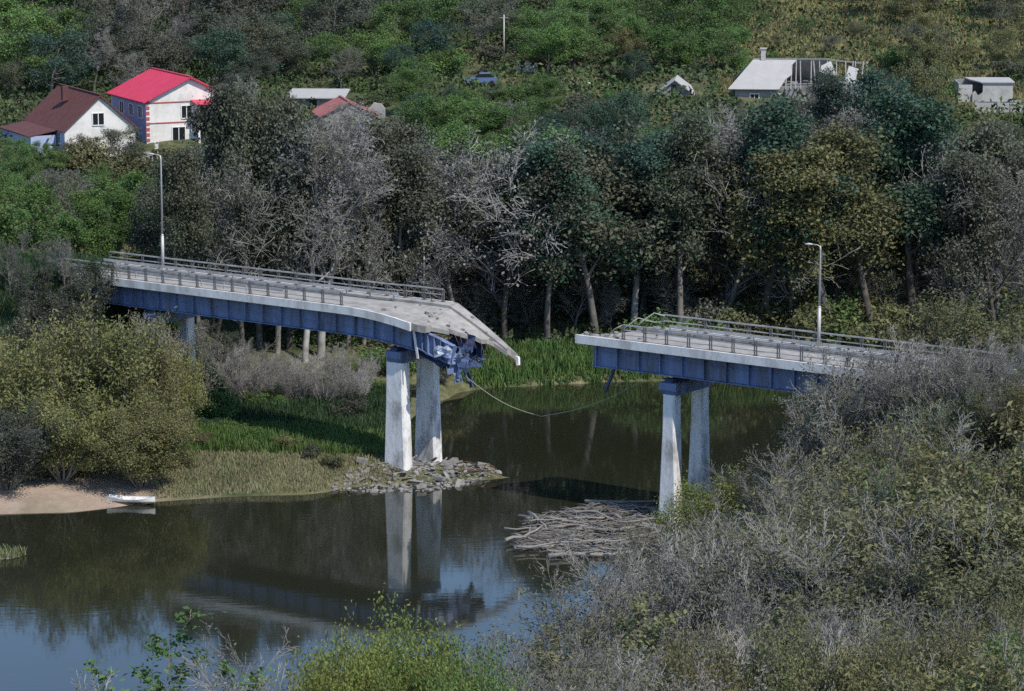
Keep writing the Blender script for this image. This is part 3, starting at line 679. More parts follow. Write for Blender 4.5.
# long damaged house with half its roof sheets gone
H3 = house_at('damaged_house', 735, 102, 371, R_(-5), 'long grey house, roof whole on the left and blasted to rafters on the right')
Lh, Dh, hw, rz = 16.5, 8.0, 2.0, 3.0
mb = MB(); mb.box2((0, 0, -1.5), (Lh, 0.25, hw)); mb.build('front_wall', M['grey_wall'], H3)
mb = MB(); mb.box2((0, 0.26, -1.5), (0.25, Dh-0.26, hw)); mb.build('side_wall', M['grey_wall'], H3)
mb = MB(); mb.box2((Lh-0.25, 0.26, -1.5), (Lh, Dh-0.26, hw)); mb.build('side_wall', M['grey_wall'], H3)
mb = MB(); mb.box2((0, Dh-0.25, -1.5), (Lh, Dh, hw)); mb.build('back_wall', M['grey_wall'], H3)
rt = lambda x, t: (x, -0.6+(Dh/2+0.6)*t, hw-0.35+(rz+0.35)*t)
mb = MB(); mb.sheet([rt(-0.9, 0), rt(5.4, 0), rt(6.2, 0.35), rt(7.0, 0.5), rt(6.9, 0.8), rt(7.6, 1.0), rt(2.2, 1.0)], 0.1)
mb.build('roof', M['grey_roof'], H3)
mb = MB(); mb.sheet([(2.2, Dh/2+.02, hw+rz), (11.6, Dh/2+.02, hw+rz), (10.8, Dh+.5, hw-.3), (-0.9, Dh+.5, hw-.3)], 0.1); mb.build('roof', M['grey_roof'], H3)
mb = MB(); mb.sheet([rt(10.4, 0.1), rt(11.5, 0.05), rt(12.4, 0.5), rt(11.8, 0.95), rt(10.6, 0.8)], 0.1); mb.build('loose_sheet', M['grey_roof'], H3)
mb = MB(); mb.sheet([rt(13.5, 0.3), rt(14.6, 0.2), rt(15.2, 0.7), rt(14.0, 0.8)], 0.1); mb.build('loose_sheet', M['grey_roof'], H3)
for x in np.arange(5.6, Lh, 0.62):
    if rng.random() < 0.15: continue
    mb = MB(); e = rng.uniform(0.0, 0.12)
    mb.beam(Vector(rt(x, e))-Vector((0, 0, .2)), Vector(rt(x+rng.uniform(-.3, .3), 1.0))-Vector((0, 0, .2)), 0.12, 0.16); mb.build('rafter', M['plank'], H3)
mb = MB(); mb.beam((2.2, Dh/2, hw+rz+0.06), (11.6, Dh/2, hw+rz+0.06), 0.16, 0.16); mb.beam((11.6, Dh/2, hw+rz), (16.2, Dh/2+.2, hw+rz-0.5), 0.16, 0.16); mb.build('ridge_beam', M['plank'], H3)
mb = MB(); mb.box2((3.1, Dh/2-.25, hw+rz-0.6), (3.7, Dh/2+.35, hw+rz+1.25)); mb.box2((3.0, Dh/2-.35, hw+rz+1.255), (3.8, Dh/2+.45, hw+rz+1.4)); mb.build('chimney', M['concrete'], H3)
mb = MB(); mb.box2((0.26, 0.26, hw-.5), (Lh-.26, Dh-.26, hw-.3))
for i in range(60):
    sz = rng.uniform(.3, 1.4); mb.box((rng.uniform(6, Lh-.5), rng.uniform(.5, Dh-.5), hw-.25+rng.uniform(0, .5)), (sz, sz*rng.uniform(.2, .6), .12), Matrix.Rotation(rng.uniform(0, 3), 3, 'Z') @ Matrix.Rotation(rng.gauss(0, .5), 3, 'X'))
mb.build('attic_debris', M['plank'], H3)
window(H3, 'window', (2.4, 0, 0.4), 1.0, 1.2, 'x'); window(H3, 'window', (5.0, 0, 0.4), 1.0, 1.2, 'x')
# flat concrete ruin at the right edge
H4 = house_at('concrete_ruin', 951, 101, 372, R_(-2), 'flat pale concrete ruin with a dark shell hole at the right edge', 'ruin')
mb = MB(); mb.box2((0.9, 0, -1.2), (2.6, 0.3, 2.0)); mb.box2((3.9, 0.004, -1.2), (7.6, 0.304, 2.3)); mb.sheet([(2.6, 0.0, -1.2), (3.9, 0.0, -1.2), (3.9, 0.0, 1.1), (3.3, 0.0, 0.7), (2.9, 0, 1.3), (2.6, 0.0, 1.0)], -0.3); mb.build('front_wall', M['concrete'], H4)
mb = MB(); mb.box2((0.9, 0.31, -1.2), (1.15, 5, 2.2)); mb.build('side_wall', M['grey_wall'], H4)
mb = MB(); mb.box2((7.35, 0.31, -1.2), (7.6, 5, 2.2)); mb.build('side_wall', M['grey_wall'], H4)
mb = MB(); mb.box2((0.7, 5, -1.2), (7.8, 5.3, 2.3)); mb.build('back_wall', M['grey_wall'], H4)
mb = MB(); mb.sheet([(3.6, -0.2, 2.4), (7.8, -0.2, 2.4), (7.8, 5.4, 2.5), (2.2, 5.4, 2.5), (2.6, 2.6, 2.45)], 0.15); mb.build('roof_slab', M['grey_roof'], H4)
W4 = house_at('block_wall', 975, 114, 366, R_(-2), 'low grey block wall below the flat concrete ruin', 'wall')
mb = MB(); mb.box2((0, 0, -0.8), (5.6, 0.3, 1.5)); mb.box2((-0.08, -0.06, 1.505), (5.7, 0.36, 1.62))
for x in (0, 2.7, 5.4): mb.box2((x-.05, -0.1, -0.8), (x+.35, -0.004, 1.5))
mb.build('wall', M['grey_roof'], W4)
# low house with faded red roof behind the pale twin trees
H5 = house_at('low_house', 322, 127, 352, R_(12), 'low house with a patchy faded red roof behind the tall pale trees')
gabled(H5, 6.4, 6.5, 1.3, 1.5, M['grey_wall'], M['grey_wall'], M['faded_red'], over=0.4)
H6 = house_at('low_house', 290, 106, 366, R_(-4), 'low shed with flat pale grey sheet roof behind the tall pale trees', 'shed')
mb = MB(); mb.box2((0, 0, -1.2), (6.4, 4.5, 1.0)); mb.build('wall', M['grey_wall'], H6)
mb = MB(); mb.sheet([(-0.4, -0.5, 1.06), (6.8, -0.5, 1.06), (6.8, 5.0, 1.7), (-0.4, 5.0, 1.7)], 0.12); mb.build('roof', M['grey_roof'], H6)
mb = MB(); mb.box2((2.4, -0.05, -0.9), (3.3, -0.004, 0.8)); mb.build('door', M['dark'], H6)
# ruins as broken walls
def ruin(px, py, Y, w, h, label, m, seed):
    o = house_at('broken_wall', px, py, Y, R_(rng.uniform(-12, 12)), label, 'ruin'); r = random.Random(seed)
    n = 9; top = [(w*i/n, h*(0.45+0.55*r.random())) for i in range(n+1)]
    mb = MB()
    for i in range(n): mb.add([(top[i][0], 0, -1), (top[i+1][0], 0, -1), (top[i+1][0], 0, top[i+1][1]), (top[i][0], 0, top[i][1]), (top[i][0], .35, -1), (top[i+1][0], .35, -1), (top[i+1][0], .35, top[i+1][1]), (top[i][0], .35, top[i][1])],
                              [(0, 1, 2, 3), (5, 4, 7, 6), (3, 2, 6, 7)] + ([(4, 0, 3, 7)] if i == 0 else []) + ([(1, 5, 6, 2)] if i == n-1 else []))
    mb.build('wall', m, o)
    mb = MB()
    for i in range(26):
        s = r.uniform(.15, .5); Rm = Matrix.Rotation(r.uniform(0, 6), 3, 'Z') @ Matrix.Rotation(r.uniform(0, 6), 3, 'X')
        mb.box((r.uniform(-.6, w+.6), r.uniform(-1.8, -.2), r.uniform(-.3, .25)), (s, s*r.uniform(.4, .9), s*.6), Rm)
    mb.build('rubble', M['rubble'], o)
ruin(583, 93, 382, 4.4, 1.5, 'broken white wall fragment in dark scrub left of the plank shed', M['white'], 1)
ruin(516, 80, 388, 2.8, 2.8, 'pale tumbled stone wall on the green slope right of the blue car', M['grey_roof'], 2)
ruin(527, 122, 368, 6.6, 2.6, 'heap of grey ruined walls on the slope below the blue car', M['grey_wall'], 3)
ruin(352, 118, 358, 4.0, 2.0, 'grey ruined wall just right of the faded red roof', M['grey_roof'], 4)
ruin(3, 312, 262, 3.2, 2.2, 'pale concrete wall stub at the left edge beside the road', M['grey_roof'], 6)
# parked blue car
P = hit_ground(481, 85); CAR = empty('parked_car', (P[0], P[1], P[2]), R_(4)); tag(CAR, 'blue car parked on the yellow grass track on the hillside', 'car')
mb = MB()
prof = [(-2.05, .35), (-2.1, .75), (-1.2, .95), (-0.65, 1.0), (1.75, 1.0), (2.0, .9), (2.05, .4)]
mb.add([(x, -.8, z) for x, z in prof]+[(x, .8, z) for x, z in prof], [tuple(range(6, -1, -1)), tuple(range(7, 14))]+[(i, (i+1) % 7, (i+1) % 7+7, i+7) for i in range(7)]); mb.build('body', M['paint_blue'], CAR)
mb = MB(); ca = [(-0.75, 1.003), (-0.15, 1.45), (1.1, 1.48), (1.65, 1.003)]
mb.add([(x, -.72, z) for x, z in ca]+[(x, .72, z) for x, z in ca], [(3, 2, 1, 0), (4, 5, 6, 7), (0, 1, 5, 4), (2, 3, 7, 6)]); mb.build('window', M['dark'], CAR)
mb = MB(); mb.sheet([(-0.2, -.74, 1.5), (1.15, -.74, 1.53), (1.15, .74, 1.53), (-0.2, .74, 1.5)], 0.05); mb.build('roof', M['paint_blue'], CAR)
for x in (-1.35, 1.3):
    for y in (-.82, .82):
        mb = MB(); mb.tube([(x, y-.1, .32), (x, y+.1, .32)], .32, 12); mb.build('wheel', M['tyre'], CAR)
for y in (-.55, .55):
    mb = MB(); mb.box((-2.1, y, .66), (.05, .3, .16)); mb.build('headlight', M['trim'], CAR)
# utility pole
P = hit_ground(504, 62); UP = empty('utility_pole', tuple(P)); tag(UP, 'thin pale utility pole high on the green hillside', 'pole')
mb = MB(); mb.tube([(0, 0, -.5), (0, 0, 6.2)], [0.11, 0.07], 7); mb.build('pole', M['lamp'], UP)
mb = MB(); mb.box((0, 0, 5.8), (1.2, .1, .1)); mb.build('crossarm', M['plank'], UP)
# rowing boat
P = onz(133, 501, 0.05); BO = empty('rowing_boat', (P[0], P[1]-0.9, 0.12), R_(-8)); tag(BO, 'white rowing boat drawn up at the edge of the sandy bank', 'boat')
mb = MB(); V = []; n = 13; Lb = 3.7
for i in range(n):
    t = i/(n-1); x = (t-.5)*Lb; k = (1-(abs(t-.45)/.55)**2.4)*.62+.03 if t > .45 else (1-((.45-t)/.62)**2.2)*.62
    k = max(k, .03); sh = .36+.2*(2*t-1)**2
    V += [(x, -k, sh), (x, -k*.8, .18), (x, 0, .02+.1*(2*t-1)**4), (x, k*.8, .18), (x, k, sh), (x, k-.05 if k > .1 else k*.5, sh), (x, k*.72, .24), (x, 0, .10+.1*(2*t-1)**4), (x, -k*.72, .24), (x, -(k-.05 if k > .1 else k*.5), sh)]
F = []
for i in range(n-1):
    for q in range(10): F.append((i*10+q, (i+1)*10+q, (i+1)*10+(q+1) % 10, i*10+(q+1) % 10))
F += [tuple(range(10)), tuple(range((n-1)*10+9, (n-1)*10-1, -1))]
mb.add(V, F); mb.build('hull', M['boat'], BO)
for x in (-.9, .1, 1.0):
    mb = MB(); mb.box((x, 0, .31), (.26, .98 if x != 1.0 else .7, .04)); mb.build('thwart', M['boat'], BO)

# ------------------------------------------------------------------ trees
nprng = np.random.default_rng(11)
def rot_about(d, axis, ang):
    return d*math.cos(ang) + np.cross(axis, d)*math.sin(ang) + axis*np.dot(axis, d)*(1-math.cos(ang))
def perp(d, r):
    a = np.array([r.gauss(0, 1), r.gauss(0, 1), r.gauss(0, 1)]); a -= d*np.dot(a, d); n = np.linalg.norm(a)
    return a/n if n > 1e-6 else np.array([1.0, 0, 0])
def grow(seed, spec):
    """branches as (level, points, radii); tips as (point, direction)"""
    r = random.Random(seed); out = []; tips = []
    segs, wig, up, nch, ang, ratio, tmin = spec['segs'], spec['wig'], spec['up'], spec['nch'], spec['ang'], spec['ratio'], spec['tmin']
    maxl = len(nch)
    def br(p, d, L, rad, lvl):
        n = segs[lvl]; pts = [p]; rr = [rad]; ds = [d]
        for i in range(n):
            d = d + perp(d, r)*wig[lvl]*r.random() + np.array([0, 0, up[lvl]]); d = d/np.linalg.norm(d)
            p = p + d*L/n; pts.append(p); ds.append(d)
            t = (i+1)/n; rr.append(max(rad*(1-t*spec['taper'][lvl]), spec['rmin']))
        out.append((lvl, np.array(pts), np.array(rr)))
        if lvl >= spec['tiplvl']:
            for i in range(1, n+1): tips.append((pts[i], ds[i]))
        if lvl >= maxl: return
        k = nch[lvl]
        for c in range(k):
            t = tmin[lvl] + (1-tmin[lvl])*(c+r.random())/k; f = t*n; i = min(int(f), n-1); f -= i
            q = pts[i]*(1-f)+pts[i+1]*f; dd = ds[i+1]; ra = rr[i]*(1-f)+rr[i+1]*f
            a = R_(ang[lvl])*(0.7+0.6*r.random()); ax = perp(dd, r)
            nd = rot_about(dd, ax, a)
            prof = spec['prof'](t) if lvl == 0 else (1.05-0.45*t)
            br(q, nd, L*ratio[lvl]*prof*(0.7+0.6*r.random()), max(ra*0.55, spec['rmin']), lvl+1)
    if spec.get('stems', 1) > 1:
        for i in range(spec['stems']):
            a = 2*math.pi*(i+r.random()*0.8)/spec['stems']; t = R_(spec['lean'])*(0.3+r.random())
            d = np.array([math.sin(t)*math.cos(a), math.sin(t)*math.sin(a), math.cos(t)])
            br(np.array([0.25*math.cos(a), 0.25*math.sin(a), -0.3]), d, spec['H']*(0.7+0.35*r.random()), spec['r0']*(.7+.5*r.random()), 0)
    else:
        br(np.array([0, 0, -0.4]), np.array([0, 0, 1.0]), spec['H'], spec['r0'], 0)
    return out, tips
def tubes(branches, sides):
    VV = []; QQ = []; base = 0
    for lvl, P, Rr in branches:
        k = sides[lvl]; d = np.gradient(P, axis=0); d /= np.maximum(np.linalg.norm(d, axis=1, keepdims=True), 1e-9)
        ref = np.array([0.31, 0.77, 0.55]) if abs(d[0][2]) > 0.8 else np.array([0, 0, 1.0])
        u = np.cross(d, ref); u /= np.maximum(np.linalg.norm(u, axis=1, keepdims=True), 1e-9); v = np.cross(d, u)
        a = np.arange(k)*2*np.pi/k
        ring = P[:, None, :] + (u[:, None, :]*np.cos(a)[None, :, None] + v[:, None, :]*np.sin(a)[None, :, None])*Rr[:, None, None]
        n = len(P); VV.append(ring.reshape(-1, 3))
        i, j = np.meshgrid(np.arange(n-1), np.arange(k), indexing='ij'); i = i.ravel(); j = j.ravel()
        QQ.append(np.stack([i*k+j, i*k+(j+1) % k, (i+1)*k+(j+1) % k, (i+1)*k+j], -1)+base); base += n*k
    return np.concatenate(VV), np.concatenate(QQ)
def leaves(C, size, centre, rs, upb=0.5, outb=0.6, asp=0.6):
    """one rhombic leaf or spray per row of C, loosely facing up and out"""
    n = len(C); o = C-centre; o /= np.maximum(np.linalg.norm(o, axis=1, keepdims=True), 1e-6)
    N = rs.normal(size=(n, 3)) + o*outb + np.array([0, 0, upb]); N /= np.linalg.norm(N, axis=1, keepdims=True)
    T = np.cross(N, rs.normal(size=(n, 3))); T /= np.maximum(np.linalg.norm(T, axis=1, keepdims=True), 1e-6); B = np.cross(N, T)
    s = (size*(0.6+0.8*rs.random(n)))[:, None]
    V = np.stack([C-T*s*.5, C+B*s*asp*.5+N*s*.08, C+T*s*.5, C-B*s*asp*.5+N*s*.08], 1).reshape(-1, 3)
    return V, np.arange(4*n).reshape(-1, 4)
def make_proto(name, seed, spec, twig):
    branches, tips = grow(seed, spec); rs = np.random.default_rng(seed)
    tl = spec['trunklvl']
    tv, tq = tubes([b for b in branches if b[0] <= tl], [7, 6, 4, 3, 3])
    trunk = quads_mesh(name+'_trunk', tv, tq, smooth=True); trunk.materials.append(M['bark'])
    tw = [b for b in branches if b[0] > tl]
    parts = []; base = 0; VV = []; QQ = []; mi = []; va = []
    if tw:
        v, q = tubes(tw, [6, 5, 3, 3, 3]); VV.append(v); QQ.append(q); mi.append(np.zeros(len(q))); va.append(np.full(len(q), .5)); base = len(v)
    if spec['nleaf'] > 0:
        tp = np.array([t[0] for t in tips]); td = np.array([t[1] for t in tips]); sel = rs.integers(0, len(tp), spec['nleaf'])
        keepc = rs.random(len(tp)) > spec.get('bald', 0.0); sel = sel[keepc[sel]]
        C = tp[sel] + rs.normal(size=(len(sel), 3))*spec['clump']*np.array([1, 1, .7]) + td[sel]*spec['clump']*0.3
        C = C[C[:, 2] > spec.get('zmin', 0.2)]
        cvar = rs.random(len(tp)); sel = sel[:len(C)]
        v, q = leaves(C, spec['leaf'], np.array([0, 0, spec['H']*.5]), rs, asp=spec.get('asp', .6))
        VV.append(v); QQ.append(q+base); mi.append(np.ones(len(q))); va.append(np.clip(.6*rs.random(len(q))+.4*vnoise(C[:, 0]+C[:, 2]*.7, C[:, 1]-C[:, 2]*.4, 1.6, seed), 0, 1))
    V = np.concatenate(VV); Q = np.concatenate(QQ)
    crown = quads_mesh(name+'_crown', V, Q, np.concatenate(va), np.concatenate(mi)); crown.materials.append(twig); crown.materials.append(M['leaf'])
    H = float(max(tv[:, 2].max(), np.percentile(V[:, 2], 99.7))); w = float(np.percentile(np.hypot(V[:, 0], V[:, 1]), 97))
    return dict(name=name, trunk=trunk, crown=crown, H=H, w=w)
dome = lambda t: 0.55+0.75*math.sin(math.pi*min(1, max(0, (t-.05)))**0.9)
tallp = lambda t: 1.15-0.75*t
SP = {}
SP['broadleaf_tree'] = dict(H=10, r0=.28, segs=[8, 5, 3, 2], wig=[.22, .4, .5, .6], up=[.03, .06, .02, 0], nch=[16, 8, 4], ang=[58, 48, 45], ratio=[.42, .5, .5], tmin=[.22, .25, .2], taper=[.85, .8, .7, .6], rmin=.015, tiplvl=2, trunklvl=1, nleaf=11000, leaf=.30, clump=.45, prof=dome, bald=.12)
SP['riverside_tree'] = dict(H=18, r0=.34, segs=[10, 5, 3, 2], wig=[.16, .4, .5, .6], up=[.03, .08, .02, 0], nch=[24, 8, 4], ang=[55, 48, 45], ratio=[.27, .5, .5], tmin=[.34, .25, .2], taper=[.85, .8, .7, .6], rmin=.016, tiplvl=2, trunklvl=1, nleaf=15000, leaf=.30, clump=.55, prof=tallp, bald=.15)
SP['bare_tree'] = dict(H=20, r0=.34, segs=[10, 6, 4, 3, 2], wig=[.16, .35, .45, .5, .5], up=[.03, .10, .06, .02, 0], nch=[20, 9, 6, 3], ang=[42, 40, 42, 45], ratio=[.36, .45, .45, .5], tmin=[.3, .2, .15, .1], taper=[.85, .8, .7, .6, .5], rmin=.014, tiplvl=3, trunklvl=2, nleaf=2600, leaf=.22, clump=.25, prof=lambda t: 1.1-.6*t, bald=.3)
SP['half_bare_tree'] = dict(H=13, r0=.24, segs=[9, 5, 4, 3], wig=[.2, .4, .5, .5], up=[.03, .09, .04, 0], nch=[20, 9, 6], ang=[48, 44, 45], ratio=[.36, .5, .5], tmin=[.22, .2, .15], taper=[.85, .8, .7, .6], rmin=.016, tiplvl=2, trunklvl=1, nleaf=6500, leaf=.23, clump=.36, prof=dome, bald=.35)
SP['willow_bush'] = dict(H=8.6, r0=.16, stems=13, lean=34, segs=[8, 5, 3], wig=[.22, .35, .4], up=[.02, .10, .08], nch=[13, 7], ang=[36, 36], ratio=[.34, .5], tmin=[.25, .15], taper=[.85, .75, .6], rmin=.012, tiplvl=1, trunklvl=0, nleaf=17000, leaf=.30, clump=.34, prof=lambda t: 1.0, asp=.42, zmin=.3)
SP['thicket_bush'] = dict(H=6.6, r0=.075, stems=10, lean=26, segs=[8, 5, 3, 2], wig=[.16, .2, .2, .2], up=[.02, .07, .06, .02], nch=[12, 8, 4], ang=[30, 34, 34], ratio=[.38, .46, .5], tmin=[.2, .12, .1], taper=[.85, .75, .6, .5], rmin=.0085, tiplvl=2, trunklvl=0, nleaf=9000, leaf=.125, clump=.18, prof=lambda t: 1.05-.3*t, bald=.3)
SP['shrub'] = dict(H=2.6, r0=.05, stems=7, lean=42, segs=[5, 3, 2], wig=[.3, .45, .5], up=[.02, .08, .02], nch=[8, 5], ang=[45, 45], ratio=[.42, .5], tmin=[.2, .15], taper=[.8, .7, .6], rmin=.009, tiplvl=1, trunklvl=0, nleaf=4200, leaf=.21, clump=.26, prof=lambda t: 1.0, zmin=.05)
SP['sapling'] = dict(H=7, r0=.05, segs=[9, 4, 3], wig=[.18, .3, .4], up=[.03, .14, .08], nch=[14, 4], ang=[42, 40], ratio=[.26, .5], tmin=[.25, .2], taper=[.85, .7, .6], rmin=.008, tiplvl=1, trunklvl=0, nleaf=1100, leaf=.17, clump=.12, prof=lambda t: 1.1-.6*t, asp=.6)
SP['leafy_bush'] = dict(H=8.0, r0=.09, stems=20, lean=26, segs=[7, 4, 3], wig=[.22, .35, .4], up=[.02, .12, .06], nch=[14, 7], ang=[38, 38], ratio=[.38, .5], tmin=[.2, .15], taper=[.85, .75, .6], rmin=.009, tiplvl=1, trunklvl=0, nleaf=56000, leaf=.22, clump=.40, prof=lambda t: 1.0, asp=.5, zmin=.2)
TW = dict(broadleaf_tree='twig_brown', riverside_tree='twig_brown', bare_tree='twig_grey', half_bare_tree='twig_grey', willow_bush='twig_brown', thicket_bush='twig_grey', shrub='twig_brown', sapling='twig_brown', leafy_bush='twig_brown')
NV = dict(broadleaf_tree=4, riverside_tree=4, bare_tree=2, half_bare_tree=3, willow_bush=2, thicket_bush=4, shrub=3, sapling=2, leafy_bush=1)
PROTO = {k: [make_proto(k, 100*i+17+j*7, SP[k], M[TW[k]]) for j in range(NV[k])] for i, k in enumerate(SP)}
# a bleached, almost leafless thicket
spb = dict(SP['thicket_bush']); spb['nleaf'] = 3000; spb['leaf'] = .10
PROTO['pale_thicket'] = [make_proto('pale_thicket', 901+j, spb, M['twig_pale']) for j in range(2)]

COLS = {  # leaf colours by name
    'g': ('bright green', (.084, .150, .042)), 't': ('blue green', (.045, .086, .058)), 'k': ('dark grey green', (.082, .092, .062)),
    'd': ('very dark', (.058, .066, .048)), 'p': ('pale grey', (.17, .165, .145)), 'o': ('olive', (.130, .132, .058)), 'm': ('mid grey', (.115, .119, .090)),
    'y': ('yellow green', (.150, .185, .045)), 'w': ('willow green', (.175, .180, .068))}
BARK = {'k': (.13, .12, .105), 'p': (.40, .38, .35), 'b': (.075, .065, .055), 'm': (.24, .225, .20)}
KINDWORD = dict(broadleaf_tree='leafy tree', riverside_tree='tall bank tree', bare_tree='bare tree', half_bare_tree='half bare tree', willow_bush='willow bush', thicket_bush='twiggy thicket bush', shrub='low shrub', sapling='young sapling', leafy_bush='leafy bush', pale_thicket='bleached bare bush')
GROUPS = dict(broadleaf_tree='leafy trees on the hillside', riverside_tree='tall trees along the far bank', bare_tree='bare pale trees', half_bare_tree='half bare trees', willow_bush='willow bushes by the river', thicket_bush='twiggy thicket on the near bank', shrub='low shrubs', sapling='young saplings', leafy_bush='leafy bushes', pale_thicket='bleached bare bushes')
TREES = []
def plant(kind, x, y, h, col, bark='k', wk=1.0, label=None, sink=0.0, lean=0.0, group=None, var=None):
    pr = PROTO[kind][(len(TREES) if var is None else var) % len(PROTO[kind])]
    z = gz(x, y)-sink; sc = h/pr['H']; w = sc*wk
    nm = 'bare_bush' if kind == 'pale_thicket' else kind
    root = empty(nm, (x, y, z), rng.uniform(0, 2*math.pi)); root.scale = (w, w, sc); root.rotation_euler[0] = lean
    a = bpy.data.objects.new('trunk', pr['trunk']); b = bpy.data.objects.new('crown', pr['crown'])
    bc = BARK[bark]; j = rng.uniform(.8, 1.2); a.color = (bc[0]*j, bc[1]*j, bc[2]*j, 1)
    c = COLS[col][1]; j = rng.uniform(.82, 1.2); b.color = (c[0]*j*rng.uniform(.93, 1.07), c[1]*j, c[2]*j*rng.uniform(.9, 1.1), 1)
    for o in (a, b): o.parent = root; COL.objects.link(o)
    c = proj((x, y, z+h*.6))
    TREES.append(dict(o=root, kind=kind, col=col, c=c, y=y, label=label, h=h, w=pr['w']*w))
    root['group'] = group or GROUPS[kind]; root['category'] = 'bush' if 'bush' in kind or kind in ('shrub', 'pale_thicket') else 'tree'
    return root
def plant_px(kind, px, top, Y, col, **k):
    """a tree of real height standing Y metres away whose top reaches the sight line of row `top`"""
    P = at_dist(px, top, Y); z = gz(P[0], Y); h = max(1.2, P[2]-z+k.get('sink', 0.0)); return plant(kind, P[0], Y, h, col, **k)

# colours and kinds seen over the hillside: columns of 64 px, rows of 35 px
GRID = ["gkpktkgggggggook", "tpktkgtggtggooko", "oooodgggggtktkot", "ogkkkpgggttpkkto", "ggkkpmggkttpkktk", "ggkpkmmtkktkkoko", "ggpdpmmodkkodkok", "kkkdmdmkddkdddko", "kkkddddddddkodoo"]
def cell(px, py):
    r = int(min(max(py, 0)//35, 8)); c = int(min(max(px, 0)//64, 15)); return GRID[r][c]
def max_top(px):
    pts = [(-80, 158), (125, 160), (206, 158), (216, 92), (262, 84), (275, 112), (385, 110), (400, 116), (530, 116), (560, 98), (618, 88), (632, 112), (716, 114), (725, 106), (800, 104), (815, 74), (925, 76), (945, 118), (1100, 112)]
    return float(np.interp(px, [p[0] for p in pts], [p[1] for p in pts]))
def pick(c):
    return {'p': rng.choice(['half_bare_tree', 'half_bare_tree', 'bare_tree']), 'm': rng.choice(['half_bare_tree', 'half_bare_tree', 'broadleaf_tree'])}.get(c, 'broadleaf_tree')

# front rows along the far bank: tall trees with dark trunks showing below their crowns
for Y, step, h0, h1 in ((281, 40, 16, 24), (289, 42, 13, 19), (298, 44, 13, 18)):
    px = -30+rng.uniform(0, 20)
    while px < 1060:
        P = at_dist(px, 300, Y); z = gz(P[0], Y)
        mt = max_top(px); mt -= 16*(Y == 281 and 390 < px < 560)
        top = max(mt+rng.uniform(0, 55), 345.5-((z+h1-CAM_H)/Y+math.tan(PITCH))*FPX*0.97)
        if Y == 281 and (px < 240 or 470 < px < 640 and False): px += step; continue
        if Y == 281 and px < 390: top += 30
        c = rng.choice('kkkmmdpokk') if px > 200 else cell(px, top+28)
        if (530 < px < 650 or 815 < px < 925) and rng.random() < .45: c = 't'
        elif rng.random() < .12: c = rng.choice('oggk') if px < 560 else rng.choice('okt')
        kind = 'half_bare_tree' if c == 'p' or rng.random() < (.3 if c == 'm' else .12) else ('broadleaf_tree' if Y > 285 and rng.random() < .3 else 'riverside_tree')
        plant_px(kind, px, top, Y+rng.uniform(-2.5, 2.5), c, bark=rng.choice('kkmbbk'), wk=rng.uniform(.9, 1.25))
        px += step*rng.uniform(.8, 1.25)
# the slope around the houses
for Y, step, hmin, hmax in ((309, 42, 8, 13), (322, 42, 6, 10), (334, 42, 3.5, 6)):
    px = -30+rng.uniform(0, 30)
    while px < 1060:
        P = at_dist(px, 200, Y); z = gz(P[0], Y); h = rng.uniform(hmin, hmax)
        top = proj((P[0], Y, z+h))[1]; top = max(top, max_top(px)+rng.uniform(0, 25))
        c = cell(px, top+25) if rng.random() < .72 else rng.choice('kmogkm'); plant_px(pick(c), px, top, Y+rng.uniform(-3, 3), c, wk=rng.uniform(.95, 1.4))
        px += step*rng.uniform(.75, 1.3)
HOUSES = [(-60, 215, 330, 364), (285, 380, 348, 372), (650, 710, 370, 381), (725, 872, 367, 380), (945, 1020, 367, 379), (462, 502, 380, 391), (583, 615, 380, 384)]
for Y, step, hmin, hmax in ((343, 44, 3, 5), (352, 44, 3, 5.5), (361, 44, 3, 6), (370, 42, 3, 6), (380, 42, 4, 7), (391, 44, 5, 8), (403, 46, 5, 9), (417, 48, 5, 9), (433, 50, 6, 10), (450, 54, 6, 10)):
    px = -20+rng.uniform(0, 40)
    while px < 1050:
        yy = Y+rng.uniform(-5, 5)
        if any(a-14 < px < b+14 and c-4 < yy < d+4 for a, b, c, d in HOUSES) : px += step*.6; continue
        P = at_dist(px, 60, yy); z = gz(P[0], yy); h = rng.uniform(hmin, hmax)
        if px < 250 and yy > 365: h *= 1.5
        if 735 < px < 880 and yy < 430 and yy > 380: h = min(h, 2.5)
        if px > 770 and yy > 375 and rng.random() < .25: px += step*.6; continue
        top = proj((P[0], yy, z+h))[1]
        for a, b, c0, d0, tmin in ((-60, 215, 330, 364, 149), (285, 380, 346, 372, 128), (638, 722, 366, 374, 113), (722, 878, 364, 382, 102), (940, 1030, 362, 382, 116), (448, 515, 376, 389, 85), (575, 622, 376, 384, 90), (510, 540, 376, 390, 76)):
            if a-15 < px < b+15 and yy < c0: top = max(top, tmin)
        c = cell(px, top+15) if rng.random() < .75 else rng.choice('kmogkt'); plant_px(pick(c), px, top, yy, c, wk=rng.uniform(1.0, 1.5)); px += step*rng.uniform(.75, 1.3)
for i in range(60):
    px, yy = rng.uniform(380, 1020), rng.uniform(356, 400)
    if any(a-6 < px < b+6 and c-3 < yy < d+3 for a, b, c, d in HOUSES): continue
    P = at_dist(px, 80, yy); z = gz(P[0], yy); h = rng.uniform(1.6, 3.2); top = proj((P[0], yy, z+h))[1]
    if any(a-10 < px < b+10 and yy < d and top < t for a, b, d, t in ((650, 712, 376, 109), (460, 502, 390, 83), (725, 870, 372, 102), (950, 1020, 374, 114), (515, 540, 388, 78), (583, 615, 382, 91))): continue
    plant('shrub', P[0], yy, h, rng.choice('gggokmo'), wk=rng.uniform(1.0, 1.8))
